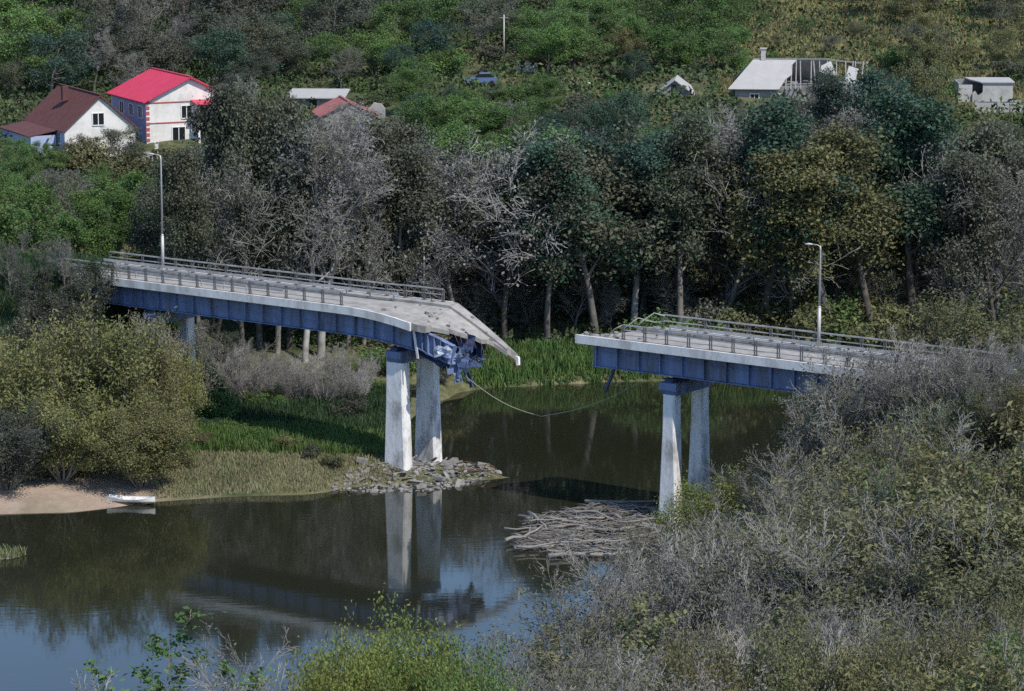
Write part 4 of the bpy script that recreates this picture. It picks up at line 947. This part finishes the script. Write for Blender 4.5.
# particular trees
plant_px('bare_tree', 302, 112, 273, 'p', bark='p', wk=1.0, var=0, label='tall pale bare tree, left of the twin pair behind the left span')
plant_px('bare_tree', 318, 104, 275, 'p', bark='p', wk=1.15, var=1, label='tall pale bare tree, right of the twin pair behind the left span')
plant_px('bare_tree', 362, 150, 279, 'm', bark='m', wk=1.0, var=0)
plant_px('bare_tree', 425, 205, 278, 'o', bark='p', wk=1.1, var=1, lean=R_(6), label='bleached leaning bare tree right behind the folded slab')
plant_px('bare_tree', 662, 118, 345, 'm', bark='m', wk=.8, var=0); plant_px('bare_tree', 700, 130, 340, 'm', bark='m', wk=1.1, var=1)
for px, top, Y, c, k, wk in ((62, 236, 250, 'k', 'half_bare_tree', .9), (84, 262, 247, 'd', 'broadleaf_tree', .7), (40, 262, 248, 'd', 'broadleaf_tree', .9), (8, 240, 252, 'k', 'half_bare_tree', 1.0), (70, 292, 243, 'd', 'broadleaf_tree', .9),
                             (240, 84, 276, 'k', 'riverside_tree', .6), (256, 80, 278, 'd', 'riverside_tree', .65), (274, 96, 275, 'k', 'riverside_tree', .65), (286, 118, 277, 'm', 'riverside_tree', .9), (345, 118, 277, 'm', 'half_bare_tree', .8), (210, 150, 272, 'k', 'half_bare_tree', .9)):
    plant_px(k, px, top, Y, c, wk=wk, bark=rng.choice('kmb'))
for px, top, Y, c, k, wk in ((42, 240, 254, 'k', 'half_bare_tree', .9), (70, 262, 251, 'd', 'broadleaf_tree', .8), (20, 232, 262, 'k', 'half_bare_tree', .9), (-12, 250, 255, 'd', 'broadleaf_tree', 1.0), (58, 285, 247, 'd', 'broadleaf_tree', 1.1), (25, 310, 243, 'k', 'broadleaf_tree', 1.0), (205, 318, 258, 'm', 'half_bare_tree', 1.0), (228, 330, 259, 'd', 'broadleaf_tree', .9)):
    plant_px(k, px, top, Y, c, wk=wk)
for px, top, Y, c, k, wk in ((822, 76, 330, 'd', 'riverside_tree', 1.1), (852, 70, 332, 't', 'riverside_tree', 1.1), (885, 68, 331, 't', 'broadleaf_tree', .9), (908, 84, 328, 'k', 'riverside_tree', 1.0), (795, 96, 333, 'k', 'half_bare_tree', .9), (765, 100, 336, 'm', 'half_bare_tree', .8), (930, 60, 352, 'o', 'broadleaf_tree', .8), (948, 96, 345, 'o', 'broadleaf_tree', .8),
                             (234, 82, 335, 'm', 'half_bare_tree', .75), (246, 76, 338, 'k', 'half_bare_tree', .9), (255, 90, 332, 'k', 'broadleaf_tree', .8), (18, 136, 335, 'g', 'broadleaf_tree', 1.1), (42, 141, 335, 'g', 'broadleaf_tree', 1.1), (68, 139, 335, 'o', 'broadleaf_tree', 1.1), (130, 142, 334, 'k', 'broadleaf_tree', 1.0), (112, 127, 334, 'k', 'broadleaf_tree', 1.1), (88, 134, 334, 'o', 'broadleaf_tree', 1.1), (160, 150, 330, 'o', 'shrub', 1.3), (85, 140, 332, 'o', 'shrub', 1.2), (20, 142, 330, 'g', 'broadleaf_tree', 1.2), (55, 148, 330, 'g', 'broadleaf_tree', 1.2),
                             (425, 92, 345, 'g', 'broadleaf_tree', 1.3), (470, 96, 342, 'g', 'broadleaf_tree', 1.3), (505, 104, 340, 'g', 'broadleaf_tree', 1.2), (550, 112, 340, 't', 'broadleaf_tree', 1.2), (595, 96, 338, 't', 'broadleaf_tree', 1.0), (625, 92, 336, 't', 'broadleaf_tree', .9)):
    plant_px(k, px, top, Y, c, wk=wk)
for px, top, Y, c, k, wk in ((866, 352, 203, 'm', 'thicket_bush', 1.0), (882, 346, 204, 'k', 'thicket_bush', 1.2), (890, 352, 202, 'm', 'thicket_bush', 1.2), (918, 345, 201, 'k', 'thicket_bush', 1.2), (948, 338, 200, 'm', 'thicket_bush', 1.3), (978, 342, 201, 'k', 'thicket_bush', 1.2), (1010, 335, 199, 'm', 'thicket_bush', 1.3), (858, 384, 198, 'k', 'half_bare_tree', .9), (846, 402, 203, 'k', 'thicket_bush', .9), (1035, 340, 201, 'k', 'thicket_bush', 1.2), (1008, 370, 194, 'm', 'thicket_bush', 1.1), (985, 378, 196, 'k', 'leafy_bush', .6), (1030, 385, 192, 'o', 'leafy_bush', .6)):
    plant_px(k, px, top, Y, c, wk=wk)
# the big willow clump on the left bank
plant_px('willow_bush', 92, 310, 231, 'w', wk=.88, var=0, label='big round olive willow bush on the left bank before the bridge')
plant_px('willow_bush', 18, 322, 232, 'w', wk=.85, var=1, label='willow bush cut by the left edge of the photo')
plant_px('willow_bush', 150, 345, 234, 'w', wk=.72, var=0, label='willow bush at the right flank of the big willow clump')
plant_px('willow_bush', 60, 385, 226, 'w', wk=1.0, var=0, label='low willow bush just above the sandy beach')
plant_px('leafy_bush', 138, 400, 226, 'w', wk=1.1, label='low leafy bush above the white rowing boat')
plant_px('leafy_bush', 5, 405, 224, 'd', wk=1.2, label='dark bush on the beach at the left edge')
for px, top, Y, c, k, wk in ((152, 318, 240, 'o', 'half_bare_tree', 1.0), (188, 326, 241, 'p', 'half_bare_tree', 1.0), (128, 322, 242, 'w', 'willow_bush', .65), (164, 346, 238, 'w', 'leafy_bush', .7), (196, 148, 266, 'k', 'riverside_tree', .8), (176, 162, 264, 'k', 'riverside_tree', .8), (335, 102, 346, 'p', 'half_bare_tree', 1.1), (368, 108, 344, 'm', 'half_bare_tree', 1.0), (310, 116, 340, 'm', 'half_bare_tree', 1.0), (350, 116, 338, 'm', 'half_bare_tree', 1.1),
                             (740, 104, 358, 'k', 'half_bare_tree', 1.2), (785, 94, 360, 'm', 'half_bare_tree', 1.0), (812, 84, 361, 'k', 'half_bare_tree', 1.0), (840, 86, 362, 'p', 'half_bare_tree', 1.0), (960, 104, 362, 'o', 'shrub', 1.2), (720, 108, 362, 'o', 'half_bare_tree', .9)):
    plant_px(k, px, top, Y, c, wk=wk)
# pale thicket beneath the bridge
for px, top, Y in ((215, 345, 262), (240, 338, 266), (262, 345, 261), (285, 350, 264), (308, 352, 260), (335, 345, 265), (352, 352, 261), (372, 358, 266), (232, 372, 254), (290, 375, 256), (345, 372, 257), (205, 352, 256), (225, 345, 257), (250, 352, 256), (275, 358, 257), (300, 364, 256), (322, 368, 256), (360, 368, 258)):
    plant_px('pale_thicket', px, top, Y, 'p', bark='p', wk=1.3)
for px, top, Y, c in ((262, 388, 256, 'g'), (280, 398, 254, 'g'), (330, 388, 258, 'd'), (375, 385, 262, 'g'), (215, 405, 248, 't'), (350, 395, 252, 'd'), (425, 378, 270, 'o'), (450, 372, 274, 'g'), (212, 428, 243, 't'), (228, 440, 241, 'g'), (255, 446, 238, 'g'), (286, 452, 236, 'o'), (200, 450, 236, 'o'), (312, 456, 234, 'k'), (335, 462, 232, 'o'), (180, 462, 231, 'o'), (415, 395, 262, 'd'), (440, 392, 268, 'k')):
    plant_px('shrub', px, top, Y, c, wk=1.2)
for px, Y, h in ((480, 283, 6), (505, 288, 8), (530, 285, 5), (552, 290, 9), (575, 284, 7), (595, 289, 9), (612, 283, 5), (640, 288, 9), (665, 290, 9), (750, 290, 9), (800, 289, 9), (450, 286, 8), (920, 288, 9), (690, 284, 7), (725, 286, 6), (770, 285, 7), (845, 286, 7), (890, 284, 7), (420, 284, 6)):
    P = at_dist(px, 330, Y); plant('half_bare_tree', P[0], Y, h, rng.choice('kmdo'), wk=1.3)
for px, Y, h in ((210, 247, 3.2), (395, 268, 3), (440, 272, 3.5), (460, 271, 3), (640, 276, 3.4), (668, 277, 4), (705, 279, 4.5), (745, 279, 4), (790, 280, 5), (830, 280, 5), (870, 281, 5)):
    P = at_dist(px, 380, Y); plant('shrub', P[0], Y, h, rng.choice('gokm'), wk=1.2)
# thicket over the near right bank, from the pier round to the bottom edge
BT = [(500, 640), (512, 585), (560, 560), (640, 540), (682, 498), (740, 466), (790, 416), (838, 366), (900, 368), (960, 342), (1030, 330), (1080, 330)]
def btop(px): return float(np.interp(px, [p[0] for p in BT], [p[1] for p in BT]))
for Y, x0, step in ((236, 812, 42), (226, 800, 44), (214, 770, 48), (203, 728, 50), (192, 690, 52), (181, 655, 54), (170, 620, 54), (158, 585, 56), (146, 556, 58), (134, 548, 62), (122, 544, 68), (110, 560, 76)):
    px = x0
    while px < 1070:
        t = max(btop(px-42), btop(px+20))+(abs(rng.gauss(0, 14)) if Y > 150 else 30+rng.uniform(0, 50)) + max(0, (px-x0))*0.16*(1 if Y < 200 else .5)
        P = at_dist(px, t, Y); z = gz(P[0], Y); h = P[2]-z
        if h < 2.4 or in_poly(np.array([P[0]]), np.array([Y*1.0]), WPOLY)[0]: px += step*.4; continue
        h = min(h, rng.uniform(9, 12.5) if Y > 150 else rng.uniform(6.5, 9))
        dark = px > 760 and Y > 165
        c = rng.choice('kkmogo' if dark or px > 880 else 'pmmkoo')
        kind = 'thicket_bush' if rng.random() < (.5 if px > 850 else .8) or not (dark or px > 880) else 'willow_bush'
        if not dark and px < 860 and rng.random() < .12: kind = 'pale_thicket'
        plant(kind, P[0], Y+rng.uniform(-3, 3), h, 'o' if kind == 'willow_bush' else c, bark=rng.choice('mmpk'), wk=rng.uniform(1.0, 1.35))
        px += step*rng.uniform(.75, 1.25)
for px, top, Y, c, k, wk in ((985, 405, 196, 'o', 'leafy_bush', .7), (930, 440, 190, 'o', 'leafy_bush', .7), (1015, 455, 186, 'o', 'willow_bush', .8), (885, 470, 188, 'o', 'leafy_bush', .6), (965, 500, 176, 'o', 'willow_bush', .7), (1020, 545, 165, 'k', 'leafy_bush', .7), (700, 640, 118, 'o', 'leafy_bush', .55), (790, 628, 120, 'o', 'leafy_bush', .55), (870, 632, 119, 'o', 'leafy_bush', .6), (960, 628, 121, 'o', 'leafy_bush', .6), (1020, 640, 117, 'g', 'leafy_bush', .6),
                             (612, 590, 143, 'o', 'sapling', 1.4), (650, 610, 140, 'o', 'sapling', 1.4), (590, 628, 134, 'o', 'sapling', 1.3), (745, 600, 138, 'o', 'sapling', 1.3), (940, 475, 183, 'g', 'leafy_bush', .5), (1005, 500, 174, 'g', 'leafy_bush', .55), (975, 560, 158, 'o', 'leafy_bush', .6), (1015, 600, 140, 'o', 'leafy_bush', .6), (900, 425, 196, 'o', 'leafy_bush', .5), (905, 560, 150, 'k', 'leafy_bush', .6), (850, 520, 168, 'k', 'leafy_bush', .5), (560, 655, 120, 'm', 'thicket_bush', 1.0)):
    plant_px(k, px, top, Y, c, wk=wk)
plant_px('leafy_bush', 715, 478, 206, 'y', wk=1.0, label='small yellow green bush at the water edge right of the slender pier')
plant_px('willow_bush', 985, 292, 246, 'o', wk=1.1, label='olive willow bush above the thicket right of the bridge end')
plant_px('willow_bush', 935, 305, 250, 'o', wk=.9, label='olive bush just behind the right end of the bridge')
# bottom edge, on the slope below the viewpoint
plant_px('leafy_bush', 397, 630, 112, 'y', wk=.6, var=0, label='bright yellow green bush, tallest of the leafy clump at the bottom edge')
for px, top, Y, c, lab in ((330, 662, 108, 'y', 'yellow green bush at the left end of the leafy clump at the bottom edge'), (362, 644, 110, 'y', 'yellow green bush left of the tallest one in the bottom leafy clump'), (430, 643, 110, 'y', 'yellow green bush right of the tallest one in the bottom leafy clump'), (462, 664, 108, 'g', 'green bush at the right end of the leafy clump at the bottom edge'),
                           (380, 650, 105, 'y', 'low yellow green bush in front of the tallest of the bottom clump'), (415, 654, 104, 'y', 'lowest yellow green bush in the middle of the bottom clump'), (345, 668, 103, 'y', 'low yellow green bush at the front left of the bottom clump'), (448, 670, 103, 'g', 'low green bush at the front right of the bottom clump')):
    plant_px('leafy_bush', px, top, Y, c, wk=.5, label=lab)
plant_px('pale_thicket', 262, 655, 114, 'p', bark='p', wk=1.3, label='bleached twiggy bush beside the yellow green bush at the bottom edge')
plant_px('pale_thicket', 215, 672, 112, 'p', bark='p', wk=1.2, label='bleached twiggy bush beside the green sapling at the bottom edge')
plant_px('sapling', 168, 628, 118, 'g', wk=1.3, var=0, label='thin green sapling standing against the sky reflection')
plant_px('sapling', 135, 652, 117, 'g', wk=1.5, var=1, label='short green sapling left of the thin tall sapling')
plant_px('sapling', 188, 655, 116, 'g', wk=1.4, var=1, label='short green sapling right of the thin tall sapling')
# labels that single trees out by a landmark and a rank
MARKS = [('the red roofed house', (165, 105)), ('the brown roofed house', (60, 105)), ('the left street lamp', (162, 205)), ('the folded slab tip', (508, 348)), ('the right street lamp', (820, 290)), ('the plank shed', (680, 92)), ('the damaged grey house', (795, 75)), ('the flat concrete ruin', (985, 95)), ('the slender white pier', (662, 450)), ('the thick pale pier', (400, 430)), ('the blue car', (481, 79)), ('the utility pole', (504, 38)), ('the driftwood raft', (595, 528)), ('the faded red roof', (345, 112)), ('the right broken span', (740, 350))]
def sector(p, q):
    dx, dy = p[0]-q[0], p[1]-q[1]
    return ('right of' if dx > 0 else 'left of') if abs(dx) > abs(dy) else ('above' if dy < 0 else 'below')
ORD = ['nearest', 'second nearest', 'third nearest', 'fourth nearest', 'fifth nearest', 'sixth nearest', 'seventh nearest', 'eighth nearest', 'ninth nearest', 'tenth nearest', 'eleventh nearest', 'twelfth nearest', 'thirteenth nearest', 'fourteenth nearest', 'fifteenth nearest', 'sixteenth nearest', 'seventeenth nearest', 'eighteenth nearest']
for T in TREES: T['desc'] = '%s %s' % (COLS[T['col']][0], KINDWORD[T['kind']])
for T in TREES:
    if T['label']: T['o']['label'] = T['label']; continue
    best = None
    for nm, q in MARKS:
        sc = sector(T['c'], q); d = math.hypot(T['c'][0]-q[0], T['c'][1]-q[1])
        rank = sum(1 for U in TREES if U is not T and U['desc'] == T['desc'] and sector(U['c'], q) == sc and math.hypot(U['c'][0]-q[0], U['c'][1]-q[1]) < d)
        if best is None or rank*45+d < best[0]: best = (rank*45+d, rank, sc, nm)
    _, rank, sc, nm = best
    T['o']['label'] = ('%s %s %s %s' % (ORD[min(rank, len(ORD)-1)], T['desc'], sc, nm))

# ------------------------------------------------------------------ undergrowth, grass, reeds (nobody could count them)
def scatter(name, label, cat, X, Y, sizes, hs, colour, seed, asp=.5, upb=.4, zoff=0.0):
    rs = np.random.default_rng(seed); Z = ground(X, Y)+hs+zoff
    C = np.stack([X, Y, Z], -1); V, Q = leaves(C, sizes, np.array([0, 300, -200.0]), rs, upb=upb, outb=0, asp=asp)
    var = np.clip(.55*rs.random(len(X))+.45*vnoise(X, Y, 3.0, seed), 0, 1)
    me = quads_mesh(name, V, Q, var); m = bpy.data.materials.new(name); m.use_nodes = True
    N = m.node_tree.nodes; L = m.node_tree.links; bs = N['Principled BSDF']; bs.inputs['Roughness'].default_value = .8; bs.inputs['Specular IOR Level'].default_value = .15
    tc = N.new('ShaderNodeTexCoord'); no = N.new('ShaderNodeTexNoise'); no.inputs['Scale'].default_value = .09; no.inputs['Detail'].default_value = 4; L.new(tc.outputs['Object'], no.inputs['Vector'])
    rp = N.new('ShaderNodeValToRGB'); e = rp.color_ramp.elements
    for i, (p, c) in enumerate(colour):
        x = e[i] if i < 2 else e.new(p)
        x.position = p; x.color = (*c, 1)
    L.new(no.outputs[0], rp.inputs[0])
    at = N.new('ShaderNodeAttribute'); at.attribute_name = 'var'; mr = N.new('ShaderNodeMapRange'); mr.inputs[3].default_value = .55; mr.inputs[4].default_value = 1.5; L.new(at.outputs['Fac'], mr.inputs[0])
    mu = N.new('ShaderNodeMix'); mu.data_type = 'RGBA'; mu.blend_type = 'MULTIPLY'; mu.inputs[0].default_value = 1; L.new(rp.outputs[0], mu.inputs[6]); L.new(mr.outputs[0], mu.inputs[7])
    L.new(mu.outputs[2], bs.inputs['Base Color']); me.materials.append(m)
    o = bpy.data.objects.new(name, me); COL.objects.link(o); tag(o, label, cat, kind='stuff'); return o
rs = np.random.default_rng(5)
def bushy(n, x0, x1, y0, y1, hmax, dens_s, thr, seed):
    X = rs.uniform(x0, x1, n); Y = rs.uniform(y0, y1, n); k = .6*vnoise(X, Y, dens_s, seed)+.4*vnoise(X, Y, dens_s*.4, seed+1)
    m = k > thr; X, Y, k = X[m], Y[m], k[m]; return X, Y, rs.random(len(X))**1.4*hmax*np.clip((k-thr)/(1-thr)*1.8, .15, 1)
def keep(X, Y, H, f): m = f(X, Y); return X[m], Y[m], H[m]
HB = []
for o in list(bpy.data.objects):
    if o.parent is None and o.get('category') in ('house', 'shed', 'ruin', 'wall', 'car'):
        k = {'house': 13, 'shed': 7}.get(o['category'], 3.5); HB.append((o.location.x, o.location.y, k if 'flat' not in o['label'] else 8))
X, Y, Hh = bushy(260000, -95, 95, 276, 480, 2.6, 6, .24, 31)
SHRUB_MAX = Y > 300
X, Y, Hh = keep(X, Y, Hh, lambda X, Y: np.logical_and.reduce([~((X > hx-1.5) & (X < hx+k) & (Y > hy-1.5) & (Y < hy+k)) for hx, hy, k in HB]) & ~((X > 30) & (Y > 380) & (rs.random(len(X)) < .6)))
scatter('undergrowth', 'tangled green and grey undergrowth covering the hillside between the trees', 'undergrowth', X, Y, .40+.40*rs.random(len(X)), Hh, [(.30, (.035, .055, .028)), (.42, (.060, .100, .032)), (.52, (.048, .054, .036)), (.60, (.055, .095, .030)), (.70, (.115, .112, .052))], 41)
# grass on the left bank
def blades(name, label, X, Y, h, w, colour, seed):
    rs = np.random.default_rng(seed); n = len(X); Z = ground(X, Y); a = rs.uniform(0, np.pi, n); lx = rs.normal(size=n)*h*.25; ly = rs.normal(size=n)*h*.25
    B = np.stack([X, Y, Z-.05], -1); T = B+np.stack([lx, ly, h], -1); S = np.stack([np.cos(a)*w, np.sin(a)*w, 0*a], -1)
    V = np.stack([B-S, B+S, T+S*.35, T-S*.35], 1).reshape(-1, 3); me = quads_mesh(name, V, np.arange(4*n).reshape(-1, 4), np.clip(.6*rs.random(n)+.4*vnoise(X, Y, 2, seed), 0, 1))
    me.materials.append(M['leaf']); o = bpy.data.objects.new(name, me); COL.objects.link(o); o.color = (*colour, 1); tag(o, label, 'grass', kind='stuff'); return o
n = 70000; X = rs.uniform(26, 110, n); Y = rs.uniform(372, 480, n); g = .6*vnoise(X, Y, 5, 71)+.4*vnoise(X, Y, 2, 72); m = g > .3
blades('dry_grass', 'dry yellow grass on the upper right hillside', X[m], Y[m], .25+.5*rs.random(m.sum()), .10, (.20, .185, .085), 66)
n = 90000; X = rs.uniform(-45, -9, n); Y = rs.uniform(219, 262, n)
d = seg_dist(X, Y, FAR_SHORE); inw = in_poly(X, Y, WPOLY); g = .6*vnoise(X, Y, 4, 51)+.4*vnoise(X, Y, 1.5, 52)
m = (~inw) & ((g > .30) | ((Y < 236) & (g > .12))) & ((X > -27.5) | (d > 6)) & (d > .3); X, Y = X[m], Y[m]
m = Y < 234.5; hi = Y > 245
blades('bank_grass', 'pale olive grass on the low bank beside the beach', X[m], Y[m], .15+.3*rs.random(m.sum()), .045, (.21, .20, .11), 61)
blades('bank_grass', 'bright green grass strip on the left bank before the bridge', X[~m & ~hi], Y[~m & ~hi], .4+.6*rs.random((~m & ~hi).sum()), .06, (.085, .140, .038), 62)
blades('bank_grass', 'dark green rough grass beneath the left span, bridge shade put into its colour', X[hi], Y[hi], .4+.6*rs.random(hi.sum()), .06, (.036, .068, .028), 65)  # the span's shadow is painted in through this darker blade colour
n = 26000; X = rs.uniform(-4.5, 28, n); Y = rs.uniform(269, 283, n); d = seg_dist(X, Y, FAR_SHORE); inw = in_poly(X, Y, WPOLY)
m = ((~inw) & (d < 5.5)) | (inw & (d < .4)); X, Y = X[m], Y[m]
blades('reeds', 'bright green reed bed on the far bank between the bridge halves', X, Y, .7+1.0*rs.random(len(X)), .07, (.085, .150, .042), 63)
X = rs.uniform(-39, -34, 900); Y = rs.uniform(204.5, 208.5, 900); m = ((X+38)/3.6)**2+((Y-206.7)/1.3)**2 < 1
mb = MB(); mb.tube([(0, 0, -.3), (0, 0, .1)], [1, .8], 18)
isl = mb.build('ground', M['rubble'], loc=(-38, 206.7, 0)); isl.scale = (3.6, 1.3, 1); tag(isl, 'tiny muddy shoal off the left bank', 'ground', kind='structure')
o = blades('water_weed', 'tuft of pale weed on the small shoal at the left edge', X[m], Y[m], .3+.4*rs.random(m.sum()), .05, (.17, .19, .09), 64)
for v in o.data.vertices: v.co.z += 1.0+0.0
zz = ground(X[m], Y[m])
cc = np.empty(len(o.data.vertices)*3, np.float32); o.data.vertices.foreach_get('co', cc); cc = cc.reshape(-1, 4, 3); cc[:, :, 2] += (-1.0-zz)[:, None]+.12; o.data.vertices.foreach_set('co', cc.ravel())

# ------------------------------------------------------------------ driftwood raft and rubble
RAFT = [onz(px, py, 0) for px, py in ((515, 548), (535, 520), (585, 506), (640, 505), (668, 512), (662, 530), (640, 552), (575, 558))]
RP = [(p[0], p[1]) for p in RAFT]
rx0, rx1, ry0, ry1 = min(p[0] for p in RP), max(p[0] for p in RP), min(p[1] for p in RP), max(p[1] for p in RP)
r = random.Random(21)
def log_mesh(L, rad, seed):
    q = random.Random(seed); pts = []; y = z = 0
    for i in range(6):
        pts.append((L*(i/5-.5), y, z)); y += q.uniform(-.06, .06)*L; z += q.uniform(-.012, .012)*L
    mb = MB(); mb.tube(pts, [rad*(1-.1*i) for i in range(6)], 7)
    for k in range(2):
        i = q.randint(1, 4); p = Vector(pts[i]); mb.tube([p, p+Vector((q.uniform(.1, .35)*L*.5, q.uniform(-.3, .3)*L*.5, q.uniform(0, .08)*L))], [rad*.5, rad*.15], 5)
    return mb
k = 0
while k < 46:
    x, y = r.uniform(rx0, rx1), r.uniform(ry0, ry1)
    if not in_poly(np.array([x]), np.array([y]), RP)[0]: continue
    L = r.uniform(1.6, 5.0); rad = r.uniform(.05, .14)
    o = log_mesh(L, rad, 300+k).build('driftwood_log', M['wood'], loc=(x, y, r.uniform(.04, .45))); o.rotation_euler = (r.uniform(0, 1), r.gauss(0, .05), r.gauss(-.1, .38))
    tag(o, 'grey bleached driftwood log in the raft beside the slender pier', 'log', 'driftwood logs of the raft'); k += 1
for (pa, pb, rad, lab) in (((528, 512), (545, 530), .13, 'pale short log sticking out at the far corner of the driftwood raft'), ((514, 548), (560, 545), .16, 'long pale log along the left tip of the driftwood raft'), ((548, 556), (640, 554), .17, 'longest pale log along the near edge of the driftwood raft'), ((585, 501), (668, 501), .13, 'whitish log floating behind the driftwood raft')):
    a, b = onz(*pa, .25), onz(*pb, .25); L = math.dist(a[:2], b[:2]); o = log_mesh(L, rad, int(pa[0])).build('driftwood_log', M['wood'], loc=tuple((a+b)/2)); o.rotation_euler = (0, 0, math.atan2(b[1]-a[1], b[0]-a[0])); tag(o, lab, 'log')
mb = MB(); k = 0
while k < 900:
    x, y = r.uniform(rx0, rx1), r.uniform(ry0, ry1)
    if not in_poly(np.array([x]), np.array([y]), RP)[0]: continue
    L = r.uniform(.4, 2.2); a = r.gauss(-.05, .6); z = r.uniform(0, .32); d = Vector((math.cos(a), math.sin(a), r.gauss(0, .1)))
    p = Vector((x, y, z)); mb.tube([p-d*L/2, p+Vector((0, r.uniform(-.1, .1), .03)), p+d*L/2], [.035, .03, .015], 4); k += 1
tag(mb.build('driftwood_sticks', M['wood']), 'small grey sticks and reeds matted between the driftwood logs', 'driftwood', kind='stuff')
# rubble round the thick pier
def rock(mb, c, s, q):
    V = []; n = 6
    for i in range(4):
        for j in range(n):
            a = 2*math.pi*j/n; t = (i/3-.5)*math.pi*.82; k = s*(.7+.5*q.random())
            V.append((c[0]+math.cos(a)*math.cos(t)*k, c[1]+math.sin(a)*math.cos(t)*k*.8, c[2]+math.sin(t)*k*.6))
    F = [(i*n+j, i*n+(j+1) % n, (i+1)*n+(j+1) % n, (i+1)*n+j) for i in range(3) for j in range(n)]+[tuple(range(n-1, -1, -1)), tuple(range(3*n, 4*n))]
    mb.add(V, F)
PX = [(325, 490), (345, 480), (382, 474), (430, 468), (470, 466), (502, 474), (475, 484), (425, 492), (370, 493)]
PR = [tuple(onz(*p, 0)[:2]) for p in PX]; a0, a1, b0, b1 = min(p[0] for p in PR), max(p[0] for p in PR), min(p[1] for p in PR), max(p[1] for p in PR)
mb = MB(); k = 0
while k < 70:   # broken slab pieces and splinters among the stones
    x, y = r.uniform(a0, a1), r.uniform(b0, b1)
    if not in_poly(np.array([x]), np.array([y]), PR)[0]: continue
    Rm = Matrix.Rotation(r.uniform(0, 3), 3, 'Z') @ Matrix.Rotation(r.gauss(0, .35), 3, 'X') @ Matrix.Rotation(r.gauss(0, .3), 3, 'Y')
    mb.box((x, y, max(gz(x, y), 0)+r.uniform(.02, .15)), (r.uniform(.3, 1.7), r.uniform(.08, .45), r.uniform(.05, .14)), Rm); k += 1
k = 0
while k < 800:
    x, y = r.uniform(a0, a1), r.uniform(b0, b1)
    if not in_poly(np.array([x]), np.array([y]), PR)[0]: continue
    rock(mb, (x, y, max(gz(x, y), -.05)+r.uniform(-.06, .1)), abs(r.gauss(0, .11))+.04, r); k += 1
tag(mb.build('rubble', M['rubble']), 'spread of small broken concrete rubble round the thick pale pier', 'rubble', kind='stuff')
for i, (px, py, s, lab) in enumerate(((362, 473, .5, 'pale concrete block on the rubble just left of the thick pier'), (420, 487, .45, 'pale chunk at the water edge in front of the thick pier'), (452, 470, .5, 'angular chunk in the middle of the rubble right of the thick pier'), (482, 470, .55, 'slab fragment near the right tip of the rubble'), (440, 480, .4, 'small pale chunk at the wet edge of the rubble'))):
    P = onz(px, py, .2); mb = MB(); q = random.Random(40+i)
    mb.box((0, 0, 0), (s*1.9, s*1.2, s*.7), Matrix.Rotation(q.uniform(-.4, .4), 3, 'X') @ Matrix.Rotation(q.uniform(-.3, .3), 3, 'Y') @ Matrix.Rotation(q.uniform(0, 3), 3, 'Z')); rock(mb, (s*.5, .1, 0), s*.5, q)
    tag(mb.build('concrete_chunk', M['rubble'], loc=(P[0], P[1], max(gz(P[0], P[1]), 0)+.25)), lab, 'concrete chunk', 'concrete chunks round the thick pier')
for i in range(10):
    x = r.uniform(-6, -1.5); y = r.uniform(231.3, 234.5); p = Vector((0, 0, 0)); d = Vector((r.uniform(.5, 1.3), r.uniform(-.6, .6), r.uniform(-.1, .4)))
    mb = MB(); mb.tube([p, p+d, p+d*2+Vector((0, 0, -.4))], .035, 5)
    tag(mb.build('steel_bar', M['rust'], loc=(x, y, max(gz(x, y), 0)+.15)), 'bent steel bar lying on the rubble right of the thick pier', 'steel bar', 'steel bars on the rubble')
